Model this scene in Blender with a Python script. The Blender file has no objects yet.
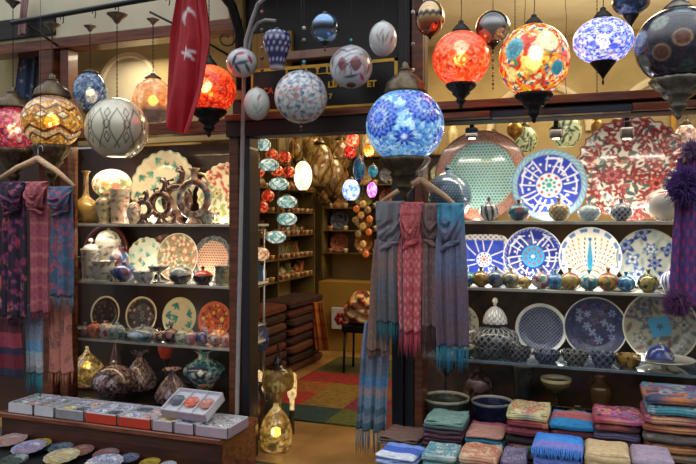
import bpy, math, random
import numpy as np
from mathutils import Vector, Matrix
PI = math.pi
random.seed(7)
RNG = np.random.RandomState(11)
SC = bpy.context.scene
COL = SC.collection

# ------------------------------------------------------------------ camera
F = 680.0; HOR = 218.0
TH = math.radians(19.8)
CAM = Vector((0.0, -3.76, 1.5))
FX, FY = -math.sin(TH), math.cos(TH)
def ray(px):
    return Vector((FX*F + FY*(px-348), FY*F - FX*(px-348), 0))
def sc(px, Y):
    return (Y-CAM.y)/ray(px).y
def at(px, py, Y):
    d = ray(px); t = (Y-CAM.y)/d.y
    return Vector((CAM.x+d.x*t, Y, CAM.z+(HOR-py)*t))
def X(px, Y): return at(px, HOR, Y).x
def Z(px, py, Y): return at(px, py, Y).z
cd = bpy.data.cameras.new('camera'); cam = bpy.data.objects.new('camera', cd); COL.objects.link(cam)
cam.location = CAM; cam.rotation_euler = (PI/2, 0, TH)
cd.sensor_width = 36.0; cd.lens = F/696*36.0; cd.shift_y = -14.0/696; cd.clip_end = 60
SC.camera = cam

# ------------------------------------------------------------------ colour
def C(h):
    h = h.lstrip('#'); v = [int(h[i:i+2], 16)/255 for i in (0, 2, 4)]
    return np.array([x/12.92 if x <= .04045 else ((x+.055)/1.055)**2.4 for x in v])
def rgba(h): return tuple(C(h))+(1.0,)

# ------------------------------------------------------------------ materials
MATS = {}
def nodemat(name):
    m = bpy.data.materials.new(name); m.use_nodes = True; nt = m.node_tree; nt.nodes.clear()
    o = nt.nodes.new('ShaderNodeOutputMaterial'); return m, nt, o
def N(nt, typ, **kw):
    n = nt.nodes.new(typ)
    for k, v in kw.items():
        if k in n.inputs: n.inputs[k].default_value = v
        else: setattr(n, k, v)
    return n
def L(nt, a, b): nt.links.new(a, b)
def ramp(nt, fac, stops):
    r = nt.nodes.new('ShaderNodeValToRGB'); e = r.color_ramp.elements
    while len(e) < len(stops): e.new(.5)
    for i, (p, c) in enumerate(stops):
        e[i].position = p; e[i].color = c if len(c) == 4 else tuple(c)+(1,)
    L(nt, fac, r.inputs[0]); return r.outputs[0]
def colmat(name, rough=.4, metal=0., coat=0., noise=12., amt=.12, bump=.0, bumpscale=60., sheen=0., trans=0.):
    """surface colour from the object's own 'Col' pattern, broken up by procedural noise"""
    if name in MATS: return MATS[name]
    m, nt, o = nodemat(name)
    a = N(nt, 'ShaderNodeAttribute', attribute_name='Col')
    tc = N(nt, 'ShaderNodeTexCoord')
    nz = N(nt, 'ShaderNodeTexNoise', Scale=noise, Detail=4.0); L(nt, tc.outputs['Object'], nz.inputs['Vector'])
    v = ramp(nt, nz.outputs[0], [(.3, (1-amt,)*3), (.7, (1+amt*.4,)*3)])
    mx = N(nt, 'ShaderNodeMixRGB', blend_type='MULTIPLY', Fac=1.0); L(nt, a.outputs[0], mx.inputs[1]); L(nt, v, mx.inputs[2])
    b = N(nt, 'ShaderNodeBsdfPrincipled', Roughness=rough, Metallic=metal)
    b.inputs['Coat Weight'].default_value = coat; b.inputs['Coat Roughness'].default_value = .08
    b.inputs['Sheen Weight'].default_value = sheen
    L(nt, mx.outputs[0], b.inputs['Base Color'])
    if bump:
        n2 = N(nt, 'ShaderNodeTexNoise', Scale=bumpscale, Detail=3.0); L(nt, tc.outputs['Object'], n2.inputs['Vector'])
        bp = N(nt, 'ShaderNodeBump', Strength=bump, Distance=.004); L(nt, n2.outputs[0], bp.inputs['Height']); L(nt, bp.outputs[0], b.inputs['Normal'])
    L(nt, b.outputs[0], o.inputs[0]); MATS[name] = m; return m
def lampmat(name, strength, cells=40., clear=.3, rough=.45, grout=.0, vary=.5):
    """mosaic glass that emits its own colour as bulb glow and lets some real light through"""
    m, nt, o = nodemat(name)
    a = N(nt, 'ShaderNodeAttribute', attribute_name='Col')
    tc = N(nt, 'ShaderNodeTexCoord')
    vo = N(nt, 'ShaderNodeTexVoronoi', Scale=cells); L(nt, tc.outputs['Object'], vo.inputs['Vector'])
    bw = N(nt, 'ShaderNodeRGBToBW'); L(nt, vo.outputs['Color'], bw.inputs[0])
    v = ramp(nt, bw.outputs[0], [(.1, (1-vary,)*3), (.8, (1+vary*.5,)*3)])
    mx = N(nt, 'ShaderNodeMixRGB', blend_type='MULTIPLY', Fac=1.0); L(nt, a.outputs[0], mx.inputs[1]); L(nt, v, mx.inputs[2])
    out = mx.outputs[0]
    if grout:
        ve = N(nt, 'ShaderNodeTexVoronoi', Scale=cells, feature='DISTANCE_TO_EDGE'); L(nt, tc.outputs['Object'], ve.inputs['Vector'])
        g = ramp(nt, ve.outputs['Distance'], [(.0, (1-grout,)*3), (.09, (1, 1, 1))])
        m2 = N(nt, 'ShaderNodeMixRGB', blend_type='MULTIPLY', Fac=1.0); L(nt, out, m2.inputs[1]); L(nt, g, m2.inputs[2]); out = m2.outputs[0]
    b = N(nt, 'ShaderNodeBsdfPrincipled', Roughness=.15); b.inputs['Coat Weight'].default_value = .6
    L(nt, out, b.inputs['Base Color']); L(nt, out, b.inputs['Emission Color']); b.inputs['Emission Strength'].default_value = strength  # the glass itself emits, in place of bulb light shining through
    if clear:
        rf = N(nt, 'ShaderNodeBsdfRefraction', Roughness=rough, IOR=1.12); L(nt, out, rf.inputs['Color'])
        ms = N(nt, 'ShaderNodeMixShader', Fac=clear); L(nt, b.outputs[0], ms.inputs[1]); L(nt, rf.outputs[0], ms.inputs[2]); L(nt, ms.outputs[0], o.inputs[0])
    else: L(nt, b.outputs[0], o.inputs[0])
    MATS[name] = m; return m
def plain(name, hexc, rough=.5, metal=0., emit=0., noise=8., amt=.2, bump=0., hex2=None, stretch=(1, 1, 1), coat=0.):
    if name in MATS: return MATS[name]
    m, nt, o = nodemat(name)
    tc = N(nt, 'ShaderNodeTexCoord'); mp = N(nt, 'ShaderNodeMapping'); mp.inputs['Scale'].default_value = stretch
    L(nt, tc.outputs['Object'], mp.inputs[0])
    nz = N(nt, 'ShaderNodeTexNoise', Scale=noise, Detail=5.0); L(nt, mp.outputs[0], nz.inputs['Vector'])
    c1 = C(hexc); c2 = C(hex2) if hex2 else c1*(1-amt)
    col = ramp(nt, nz.outputs[0], [(.35, tuple(c2)+(1,)), (.62, tuple(c1)+(1,))])
    b = N(nt, 'ShaderNodeBsdfPrincipled', Roughness=rough, Metallic=metal); L(nt, col, b.inputs['Base Color'])
    b.inputs['Coat Weight'].default_value = coat
    if emit: L(nt, col, b.inputs['Emission Color']); b.inputs['Emission Strength'].default_value = emit
    if bump:
        bp = N(nt, 'ShaderNodeBump', Strength=bump, Distance=.005); L(nt, nz.outputs[0], bp.inputs['Height']); L(nt, bp.outputs[0], b.inputs['Normal'])
    L(nt, b.outputs[0], o.inputs[0]); MATS[name] = m; return m
CER = colmat('glazed_ceramic', .22, 0, .7, 30, .10)
CERD = colmat('matte_ceramic', .45, 0, .2, 40, .25)
CLOTH = colmat('woven_cloth', .9, 0, 0, 60, .22, bump=.5, bumpscale=260)
SATIN = colmat('satin_cloth', .55, 0, 0, 30, .15, bump=.25, bumpscale=200)
PAPER = colmat('printed_card', .6, 0, 0, 20, .08)
RUGM = colmat('rug_pile', .95, 0, 0, 25, .45, bump=.8, bumpscale=120)
BRONZE = plain('aged_bronze', '#6b5c48', .38, .85, noise=25, amt=.55, bump=.3)
DARKMET = plain('dark_metal', '#2a2522', .45, .6, noise=20, amt=.5)
PEWTER = plain('pewter_metal', '#8b8478', .35, .9, noise=25, amt=.5, bump=.2)
BRASS = plain('brass', '#b98a3c', .3, .9, noise=18, amt=.4)
BLACKIRON = plain('black_iron', '#14141a', .4, .3, noise=20, amt=.4)
CHROME = plain('brushed_steel', '#b8bcc4', .3, .9, noise=30, amt=.15)
GREYPOLE = plain('grey_paint', '#a09a9a', .4, .2, noise=30, amt=.15)
WOOD = plain('red_brown_wood', '#70381f', .42, 0, noise=5, hex2='#42200f', stretch=(1, 1, 9), bump=.15, coat=.3)
WOODH = plain('red_brown_wood_rails', '#844628', .36, 0, noise=5, hex2='#4a2214', stretch=(.8, 6, 9), bump=.15, coat=.3)
DARKWOOD = plain('dark_wood', '#1d130f', .5, 0, noise=5, hex2='#100a09', stretch=(.8, 6, 9), bump=.1)
JAMB = plain('blue_black_paint', '#14161f', .4, 0, noise=9, amt=.4, coat=.2)
HANGW = plain('pale_hanger_wood', '#dcb68c', .45, 0, noise=5, hex2='#bf9468', stretch=(6, 6, 20))
CREAM = plain('cream_plaster', '#e0d6b8', .85, 0, noise=3, amt=.15, bump=.1)
TAN = plain('yellow_tan_plaster', '#b3a274', .85, 0, noise=2.5, amt=.25, bump=.1)
MUST = plain('mustard_board', '#9a7a3a', .7, 0, noise=4, amt=.35)
BULB = plain('bulb_glass', '#ffd9a0', .3, 0, emit=14, amt=.01)
BULBW = plain('bulb_glass_white', '#ffffff', .3, 0, emit=5, amt=.01)

# ------------------------------------------------------------------ objects
def tagit(o, label=None, cat=None, group=None, kind=None):
    if label: o['label'] = label
    if cat: o['category'] = cat
    if group: o['group'] = group
    if kind: o['kind'] = kind
    return o
def empty(name, loc, label, cat, group=None, rz=0.):
    o = bpy.data.objects.new(name, None); COL.objects.link(o); o.location = loc; o.rotation_euler = (0, 0, rz)
    o.empty_display_size = .05
    return tagit(o, label, cat, group)
def mesh(name, V, Fc, mat, cols=None, parent=None, loc=None, rot=None, smooth=True):
    me = bpy.data.meshes.new(name); V = np.asarray(V, dtype=float)
    me.from_pydata(V.tolist(), [], Fc); me.update()
    if cols is not None:
        cols = np.asarray(cols, dtype=float)
        a = me.attributes.new('Col', 'FLOAT_COLOR', 'POINT')
        c4 = np.ones((len(V), 4), dtype=np.float32); c4[:, :3] = np.clip(cols, 0, 4); a.data.foreach_set('color', c4.ravel())
    me.materials.append(mat)
    if smooth: me.polygons.foreach_set('use_smooth', [True]*len(me.polygons))
    o = bpy.data.objects.new(name, me); COL.objects.link(o)
    if parent is not None: o.parent = parent
    if loc is not None: o.location = loc
    if rot is not None: o.rotation_euler = rot
    return o
class MB:
    """collects shapes into one mesh"""
    def __init__(s): s.V = []; s.F = []; s.K = []; s.n = 0
    def add(s, V, Fc, col=None):
        V = np.asarray(V, dtype=float); s.V.append(V); s.F += [tuple(i+s.n for i in f) for f in Fc]
        c = np.ones((len(V), 3))*(np.array([.5, .5, .5]) if col is None else col); s.K.append(c); s.n += len(V); return s
    def box(s, x0, x1, y0, y1, z0, z1, col=None, bev=0.):
        b = min(bev, abs(x1-x0)/3, abs(y1-y0)/3, abs(z1-z0)/3)
        if b <= 0:
            V = [(x, y, z) for x in (x0, x1) for y in (y0, y1) for z in (z0, z1)]
            Fc = [(0, 1, 3, 2), (4, 6, 7, 5), (0, 4, 5, 1), (2, 3, 7, 6), (0, 2, 6, 4), (1, 5, 7, 3)]
            return s.add(V, Fc, col)
        V = []; idx = {}
        for i, x in enumerate((x0, x1)):
            for j, y in enumerate((y0, y1)):
                for k, z in enumerate((z0, z1)):
                    sx, sy, sz = (1, -1)[i], (1, -1)[j], (1, -1)[k]
                    for ax, p in enumerate(((x, y+sy*b, z+sz*b), (x+sx*b, y, z+sz*b), (x+sx*b, y+sy*b, z))):
                        idx[i, j, k, ax] = len(V); V.append(p)
        Fc = []
        for i in (0, 1):
            q = [idx[i, 0, 0, 0], idx[i, 0, 1, 0], idx[i, 1, 1, 0], idx[i, 1, 0, 0]]; Fc.append(tuple(q if i == 0 else q[::-1]))
            q = [idx[0, i, 0, 1], idx[1, i, 0, 1], idx[1, i, 1, 1], idx[0, i, 1, 1]]; Fc.append(tuple(q if i == 0 else q[::-1]))
            q = [idx[0, 0, i, 2], idx[0, 1, i, 2], idx[1, 1, i, 2], idx[1, 0, i, 2]]; Fc.append(tuple(q if i == 0 else q[::-1]))
        for i in (0, 1):
            for j in (0, 1):
                Fc.append((idx[i, j, 0, 0], idx[i, j, 0, 1], idx[i, j, 1, 1], idx[i, j, 1, 0]))
                Fc.append((idx[i, 0, j, 0], idx[i, 0, j, 2], idx[i, 1, j, 2], idx[i, 1, j, 0]))
                Fc.append((idx[0, i, j, 1], idx[0, i, j, 2], idx[1, i, j, 2], idx[1, i, j, 1]))
        for i in (0, 1):
            for j in (0, 1):
                for k in (0, 1): Fc.append((idx[i, j, k, 0], idx[i, j, k, 1], idx[i, j, k, 2]))
        return s.add(V, Fc, col)
    def tube(s, pts, r, n=8, col=None, closed=False):
        V, Fc = tube_geo(pts, r, n, closed); return s.add(V, Fc, col)
    def lathe(s, prof, n=24, col=None, c=(0, 0, 0)):
        V, Fc, _, _ = lathe_geo(prof, n); return s.add(V+np.array(c), Fc, col)
    def build(s, name, mat, parent=None, loc=None, rot=None, smooth=True):
        return mesh(name, np.vstack(s.V), s.F, mat, np.vstack(s.K), parent, loc, rot, smooth)
def tube_geo(pts, r, n=8, closed=False):
    P = np.array([tuple(p) for p in pts], dtype=float); m = len(P)
    R = np.ones(m)*r if np.isscalar(r) else np.array(r, dtype=float)
    T = np.gradient(P, axis=0)
    if closed: T = np.roll(P, -1, 0)-np.roll(P, 1, 0)
    T /= np.linalg.norm(T, axis=1)[:, None]+1e-9
    ref = np.array([0., 0., 1.]) if abs(T[0][2]) < .9 else np.array([1., 0., 0.])
    u = np.cross(T[0], ref); u /= np.linalg.norm(u); V = []
    for i in range(m):
        u = u-T[i]*np.dot(u, T[i]); u /= np.linalg.norm(u)+1e-9; w = np.cross(T[i], u)
        for k in range(n):
            a = 2*PI*k/n; V.append(P[i]+R[i]*(math.cos(a)*u+math.sin(a)*w))
    Fc = []
    for i in range(m if closed else m-1):
        j = (i+1) % m
        for k in range(n): Fc.append((i*n+k, i*n+(k+1) % n, j*n+(k+1) % n, j*n+k))
    if not closed: Fc.append(tuple(range(n))[::-1]); Fc.append(tuple((m-1)*n+k for k in range(n)))
    return np.array(V), Fc
def spline(prof, n):
    """Catmull-Rom through profile points"""
    P = np.array(prof, dtype=float); m = len(P)
    if m < 3: return P
    Q = np.vstack([2*P[0]-P[1], P, 2*P[-1]-P[-2]]); out = []
    per = max(1, n//(m-1))
    for i in range(m-1):
        p0, p1, p2, p3 = Q[i:i+4]
        for k in range(per):
            t = k/per; out.append(.5*((2*p1)+(-p0+p2)*t+(2*p0-5*p1+4*p2-p3)*t*t+(-p0+3*p1-3*p2+p3)*t**3))
    out.append(P[-1]); out = np.array(out); out[:, 0] = np.maximum(out[:, 0], 0); return out
def lathe_geo(prof, n):
    """profile (r,z) about z. returns verts, faces, theta, t;  theta 0 = towards -Y"""
    P = np.array(prof, dtype=float); m = len(P)
    th = np.arange(n)*2*PI/n
    V = np.zeros((m, n, 3)); V[:, :, 0] = P[:, None, 0]*np.sin(th); V[:, :, 1] = -P[:, None, 0]*np.cos(th); V[:, :, 2] = P[:, None, 1]
    Fc = []
    for i in range(m-1):
        for k in range(n):
            k2 = (k+1) % n; Fc.append((i*n+k, i*n+k2, (i+1)*n+k2, (i+1)*n+k))
    tt = np.repeat(np.linspace(0, 1, m), n)
    return V.reshape(-1, 3), Fc, np.tile(th, m), tt

# ------------------------------------------------------------------ pattern painting (glaze / dye / glass colours, bulb glow on some lamps)
def ss(d, e): return np.clip(.5-d/(2*e), 0, 1)          # d<0 inside
def put(c, m, col): return c*(1-m[:, None])+np.asarray(col)[None, :]*m[:, None]
def seg_d(x, y, pts):
    d = np.full(len(x), 9.)
    for (ax, ay), (bx, by) in zip(pts[:-1], pts[1:]):
        vx, vy = bx-ax, by-ay; l = vx*vx+vy*vy+1e-9
        t = np.clip(((x-ax)*vx+(y-ay)*vy)/l, 0, 1); d = np.minimum(d, np.hypot(x-ax-t*vx, y-ay-t*vy))
    return d
def flower(c, x, y, cx, cy, r, cols, n=5, rot=0., e=.03):
    u, v = x-cx, y-cy; rr = np.hypot(u, v); a = np.arctan2(v, u)+rot
    c = put(c, ss(rr-r*(.72+.28*np.cos(n*a)), e), cols[0])
    if len(cols) > 1: c = put(c, ss(rr-r*.55*(.8+.2*np.cos(n*a)), e), cols[1])
    if len(cols) > 2: c = put(c, ss(rr-r*.25, e), cols[2])
    return c
def leaf(c, x, y, cx, cy, r, rot, col, w=.35, e=.03):
    u = (x-cx)*math.cos(rot)+(y-cy)*math.sin(rot); v = -(x-cx)*math.sin(rot)+(y-cy)*math.cos(rot)
    return put(c, ss(np.abs(v)-w*r*(1-(u/r)**2), e)*(np.abs(u) < r), col)
def scatter(n, dmin, rmax, seed, aspect=1.):
    rs = np.random.RandomState(seed); out = []
    for _ in range(n*30):
        a, q = rs.rand()*2*PI, rmax*math.sqrt(rs.rand()); p = (q*math.cos(a), q*math.sin(a)*aspect)
        if all(math.hypot(p[0]-o[0], p[1]-o[1]) > dmin for o in out): out.append(p)
        if len(out) >= n: break
    return out
def floral(x, y, bg, fl, lf, seed, n=14, size=.2, e=.03, curl=None, rmax=.92):
    """bg colour, list of flower colour tuples, list of leaf colours"""
    rs = np.random.RandomState(seed); c = np.ones((len(x), 3))*C(bg)
    if curl:
        for k in range(5):
            a0 = rs.rand()*6.28; p = [((.12+.8*t)*math.cos(a0+2.2*t), (.12+.8*t)*math.sin(a0+2.2*t)) for t in np.linspace(0, 1, 9)]
            c = put(c, ss(seg_d(x, y, p)-.018, e), C(curl))
    for (px, py) in scatter(n*3, size*.75, rmax, seed+1):
        c = leaf(c, x, y, px, py, size*(.5+.3*rs.rand()), rs.rand()*PI, C(lf[rs.randint(len(lf))]), .38, e)
    for (px, py) in scatter(n, size*1.5, rmax, seed):
        f = fl[rs.randint(len(fl))]; c = flower(c, x, y, px, py, size*(.75+.4*rs.rand()), [C(q) for q in f], rs.randint(4, 7), rs.rand()*6, e)
    return c
def blotch(P, cols, scale, seed):
    """random coloured cells (voronoi) in 3-D; P Nx3"""
    rs = np.random.RandomState(seed); ext = np.abs(P).max()+1e-6
    K = int(min(1700, max(12, scale))); S = rs.uniform(-ext, ext, (K, 3)); n = np.linalg.norm(P, axis=1)+1e-9
    nS = np.linalg.norm(S, axis=1)+1e-9; S = S/nS[:, None]; Q = P/n[:, None]
    idx = np.argmax(Q @ S.T, axis=1); cc = np.array([C(q) for q in cols]); pick = rs.randint(0, len(cols), K)
    return cc[pick[idx]]
def sph_uv(Q, sx, sy):
    """tangent coords around the visible-disc point (sx,sy) of unit sphere directions Q"""
    d = np.array([sx, -math.sqrt(max(0., 1-sx*sx-sy*sy)), sy]); d /= np.linalg.norm(d)
    r_ = np.cross([0, 0, 1.], -d); r_ /= np.linalg.norm(r_)+1e-9
    if abs(d[2]) > .99: r_ = np.array([1., 0, 0])
    r_ = -r_ if r_[0] < 0 else r_
    up = np.cross(r_, -d); up = -up if up[2] < 0 else up
    ang = np.arccos(np.clip(Q @ d, -1, 1)); u = Q @ r_; v = Q @ up; h = np.hypot(u, v)+1e-9
    return u/h*ang, v/h*ang
# ------------------------------------------------------------------ plates
def disc_geo(R, nr, ns, rimw=.22, depth=.1, scal=0, sq=False, back=True):
    """dish in the XZ plane, facing -Y. returns verts, faces, (x,y) pattern coordinates in -1..1"""
    rr = list(np.linspace(0, 1, nr)); V = []; U = []
    th = np.arange(ns)*2*PI/ns
    def prof(t):
        w = 1-rimw
        if t < w*.8: return 0.
        if t < w: return depth*.55*((t-w*.8)/(w*.2))
        return depth*(.55+.45*(t-w)/rimw)
    rings = [(t, -prof(t)) for t in rr]
    if back: rings += [(1.0, -depth+.025), (1-rimw, .03-depth*.4), (.6, .035), (.0, .035)]
    for t, d in rings:
        for a in th:
            k = 1.
            if scal: k = 1+.022*math.cos(scal*a)*min(1, t)**3
            if sq:
                m = max(abs(math.cos(a)), abs(math.sin(a))); p = 5.; k = 1/((abs(math.cos(a))**p+abs(math.sin(a))**p)**(1/p))
            V.append((R*t*k*math.cos(a), R*d, R*t*k*math.sin(a))); U.append((t*k*math.cos(a), t*k*math.sin(a), t))
    Fc = []
    for i in range(len(rings)-1):
        for k in range(ns): Fc.append((i*ns+k, (i+1)*ns+k, (i+1)*ns+(k+1) % ns, i*ns+(k+1) % ns))
    return np.array(V), Fc, np.array(U)
PLATES = []
def plate(label, px, py, rpx, Y, fn, zs=None, res=1., lean=.16, scal=0, sq=False, group=None, mat=None, depth=.1, rimw=.22, name='display_plate', cat='plate', edge=None, turn=0., xscale=1.):
    s = sc(px, Y); R = rpx*s
    res *= 1.45; nr = int(max(8, rpx*1.1*res)); ns = int(max(24, rpx*5*res)); nb = nr*ns
    V, Fc, U = disc_geo(R, nr, ns, rimw, depth, scal, sq)
    V[:, 0] *= xscale
    c = fn(U[:, 0], U[:, 1])
    if edge: c = put(c, ss(.965-U[:, 2], .012), C(edge))
    c[nb:] = C('#cfc6b4')
    p = at(px, py, Y); z = p.z
    if zs is not None: z = zs+R*math.cos(lean)*(.985 if not sq else .95)
    o = mesh(name, V, Fc, mat or CER, c, None, (p.x, Y, z), (-lean, 0, turn))
    tagit(o, label, cat, group); return o
def fn_scale(c_in, c_dot, c_rim, rim=.76, k=17, c_rim2=None):
    def f(x, y):
        r = np.hypot(x, y); n = len(x); a = np.arctan2(y, x)
        ring = np.floor(r*k); ph = (a*(ring*1.0+4)*1.2+ring*1.7)
        # scale pattern on a hex grid
        gx = x*k; gy = y*k*1.15; row = np.floor(gy); u = (gx+.5*(row % 2)) % 1-.5; v = gy % 1-.5
        c = np.ones((n, 3))*C(c_in); c = put(c, ss(np.hypot(u, v)-.3, .1), C(c_dot))
        rm = ss(rim-r, .015); rs = np.random.RandomState(3)
        rc = np.ones((n, 3))*C(c_rim)*(0.75+.5*rs.rand(n))[:, None]
        if c_rim2: rc = put(rc, (rs.rand(n) > .7)*1., C(c_rim2))
        return c*(1-rm[:, None])+rc*rm[:, None]
    return f
def fn_calli(cb, cs, rimc, cc, seed, centre=.42, spokes=14, rimw=.84):
    def f(x, y):
        r = np.hypot(x, y); a = np.arctan2(y, x); rs = np.random.RandomState(seed); c = np.ones((len(x), 3))*C(cb)
        for k in range(spokes):
            a0 = k*2*PI/spokes+rs.uniform(-.08, .08); r0, r1 = centre+.02+.08*rs.rand(), rimw-.08*rs.rand(); b = rs.uniform(-.25, .25)
            p = [(q*math.cos(a0+b*(q-r0)*2), q*math.sin(a0+b*(q-r0)*2)) for q in np.linspace(r0, r1, 5)]
            if rs.rand() > .35:
                q = r1-.05; p += [(q*math.cos(a0+d), q*math.sin(a0+d)) for d in (.12, .22, .3)]
            c = put(c, ss(seg_d(x, y, p)-.019, .016), C(cs))
            q = rs.uniform(r0+.05, r1-.05); c = put(c, ss(np.hypot(x-q*math.cos(a0+.2), y-q*math.sin(a0+.2))-.035, .016), C(cs))
        for q in (rimw*.62, rimw*.86):
            for k in range(6):
                a0 = rs.rand()*6.28; p = [(q*math.cos(a0+t), (q+.05*math.sin(t*5))*math.sin(a0+t)) for t in np.linspace(0, .6, 6)]
                c = put(c, ss(seg_d(x, y, p)-.014, .014), C(cs))
        c = put(c, ss(r-centre, .015), C(cc[0]))
        for k in range(8 if len(cc) > 1 else 0):
            a0 = k*PI/4
            for q, col in ((centre*.78, cc[1]), (centre*.45, cc[-1])):
                c = put(c, ss(np.hypot(x-q*math.cos(a0+q*3), y-q*math.sin(a0+q*3))-centre*.13, .015), C(col))
        if len(cc) > 2: c = put(c, ss(r-centre*.22, .02), C(cc[2]))
        if len(cc) == 1:
            for q in range(9): c = flower(c, x, y, .26*math.cos(q*.698), .26*math.sin(q*.698), .075, [C('#24489a'), C('#c8584a')], 5, q, .015)
            c = flower(c, x, y, 0, 0, .14, [C('#24489a'), C('#dfe8ec')], 7, 0, .015)
        m = ss(rimw-r, .012); c = put(c, m, C(rimc))
        dots = ss(np.abs(r-(rimw+1)/2)-.05, .02)*(np.cos(a*40+r*60) > .35)*m*.45; c = put(c, dots, C('#d8e6e8'))
        return c
    return f
def fn_floral(*a, **k):
    rim = k.pop('rim', None); rw = k.pop('rw', .86); cen = k.pop('cen', None); line = k.pop('line', None); sqc = k.pop('sqc', None)
    def f(x, y):
        c = floral(x, y, *a, **k); r = np.hypot(x, y)
        if sqc: c = put(c, ss(np.maximum(np.abs(x*.96+y*.25), np.abs(y*.96-x*.25))-.27, .02), C(sqc)); c = flower(c, x, y, 0, 0, .1, [C('#20344a')], 5, .3)
        if cen: c = flower(c, x, y, 0, 0, cen[0], [C(q) for q in cen[1]], 6, .4)
        if rim:
            c = put(c, ss(rw-r, .012), C(rim))
            if line:
                an = np.arctan2(y, x); c = put(c, ss(rw-r, .01)*(np.sin(an*26+20*r) > .1), C(line))
        return c
    return f
def fn_lattice(c1, c2, n=9, rim='#d8dcd8'):
    def f(x, y):
        u = ((x+y)*n) % 1; v = ((x-y)*n) % 1; c = np.ones((len(x), 3))*C(c1)
        c = put(c, np.maximum(ss(np.abs(u-.5)-.12, .08), ss(np.abs(v-.5)-.12, .08)), C(c2))
        r = np.hypot(x, y); c = put(c, ss(.87-r, .012), C(rim)); return c
    return f
def fn_teal(seed, bg='#d8cfae', leafc=('#3f8a7c', '#2f7d74', '#56a08e'), n=13, size=.21):
    def f(x, y):
        rs = np.random.RandomState(seed); c = np.ones((len(x), 3))*C(bg)
        for (px, py) in scatter(n, size*1.75, .84, seed):
            t = rs.rand()*6.28; col = C(leafc[rs.randint(len(leafc))])
            for d in (-.75, 0, .75):
                c = leaf(c, x, y, px+size*.45*math.cos(t+d), py+size*.45*math.sin(t+d), size*.62, t+d, col, .36)
            c = put(c, ss(np.hypot(x-px, y-py)-size*.16, .02), C('#1f5f6c'))
        return c
    return f
def fn_peacock(x, y):
    c = np.ones((len(x), 3))*C('#eee9da'); r = np.hypot(x, y)
    for ia in range(-7, 8):
        if ia == 0: continue
        fa = ia*.17
        for iq in range(8):
            q = .3+iq*.135; wob = .6*fa*(1-q*.35); px = q*math.sin(fa+.25*math.sin(q*3)*np.sign(fa)*.3); py = -.75+q*1.1*math.cos(fa*.7)
            c = leaf(c, x, y, px, py, .062, PI/2-fa, C(['#c9653c', '#2e3550', '#b8863c', '#a84a3c'][abs(ia) % 4]), .42, .015)
    c = leaf(c, x, y, 0, -.1, .5, PI/2, C('#1f7fa6'), .2); c = leaf(c, x, y, 0, .3, .35, PI/2, C('#2a93b4'), .14)
    c = put(c, ss(np.hypot(x, y-.6)-.06, .02), C('#1d5fa0'))
    m = ss(.8-r, .015)*(y > -.3); c = put(c, m, C('#e6e8ec')); a = np.arctan2(y, x)
    c = put(c, ss(np.abs(r-.9)-.06, .02)*(np.cos(a*14) > -.2)*(y > -.35), C('#5f7fb8')); return c
def fn_tulipbig(x, y):
    rs = np.random.RandomState(5); c = np.ones((len(x), 3))*C('#e0d4c0')
    for k in range(7):
        a0 = k*.95; p = [((.1+.8*t)*math.cos(a0+1.9*t), (.1+.8*t)*math.sin(a0+1.9*t)) for t in np.linspace(0, 1, 10)]
        c = put(c, ss(seg_d(x, y, p)-.012, .012), C('#3c4a44'))
    for (px, py) in scatter(330, .06, .97, 21):
        c = leaf(c, x, y, px, py, .055+.05*rs.rand(), rs.rand()*PI, C(['#8c2c2a', '#782626', '#5a2226', '#a04a42', '#4c5a50', '#3c4a44'][rs.randint(6)]), .4, .012)
    for (px, py) in scatter(30, .23, .92, 6):
        t = rs.rand()*6.28
        c = flower(c, x, y, px, py, .13, [C('#8c2a2a'), C('#5e1c20'), C('#c98a78')], rs.randint(5, 9), t, .014)
    c = flower(c, x, y, -.35, -.1, .19, [C('#8c2a2c'), C('#c05a50'), C('#58181c')], 7, .2, .014)
    c = flower(c, x, y, .42, -.28, .2, [C('#9a302c'), C('#c8604e'), C('#58181c')], 6, .2, .014); return c

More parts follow.
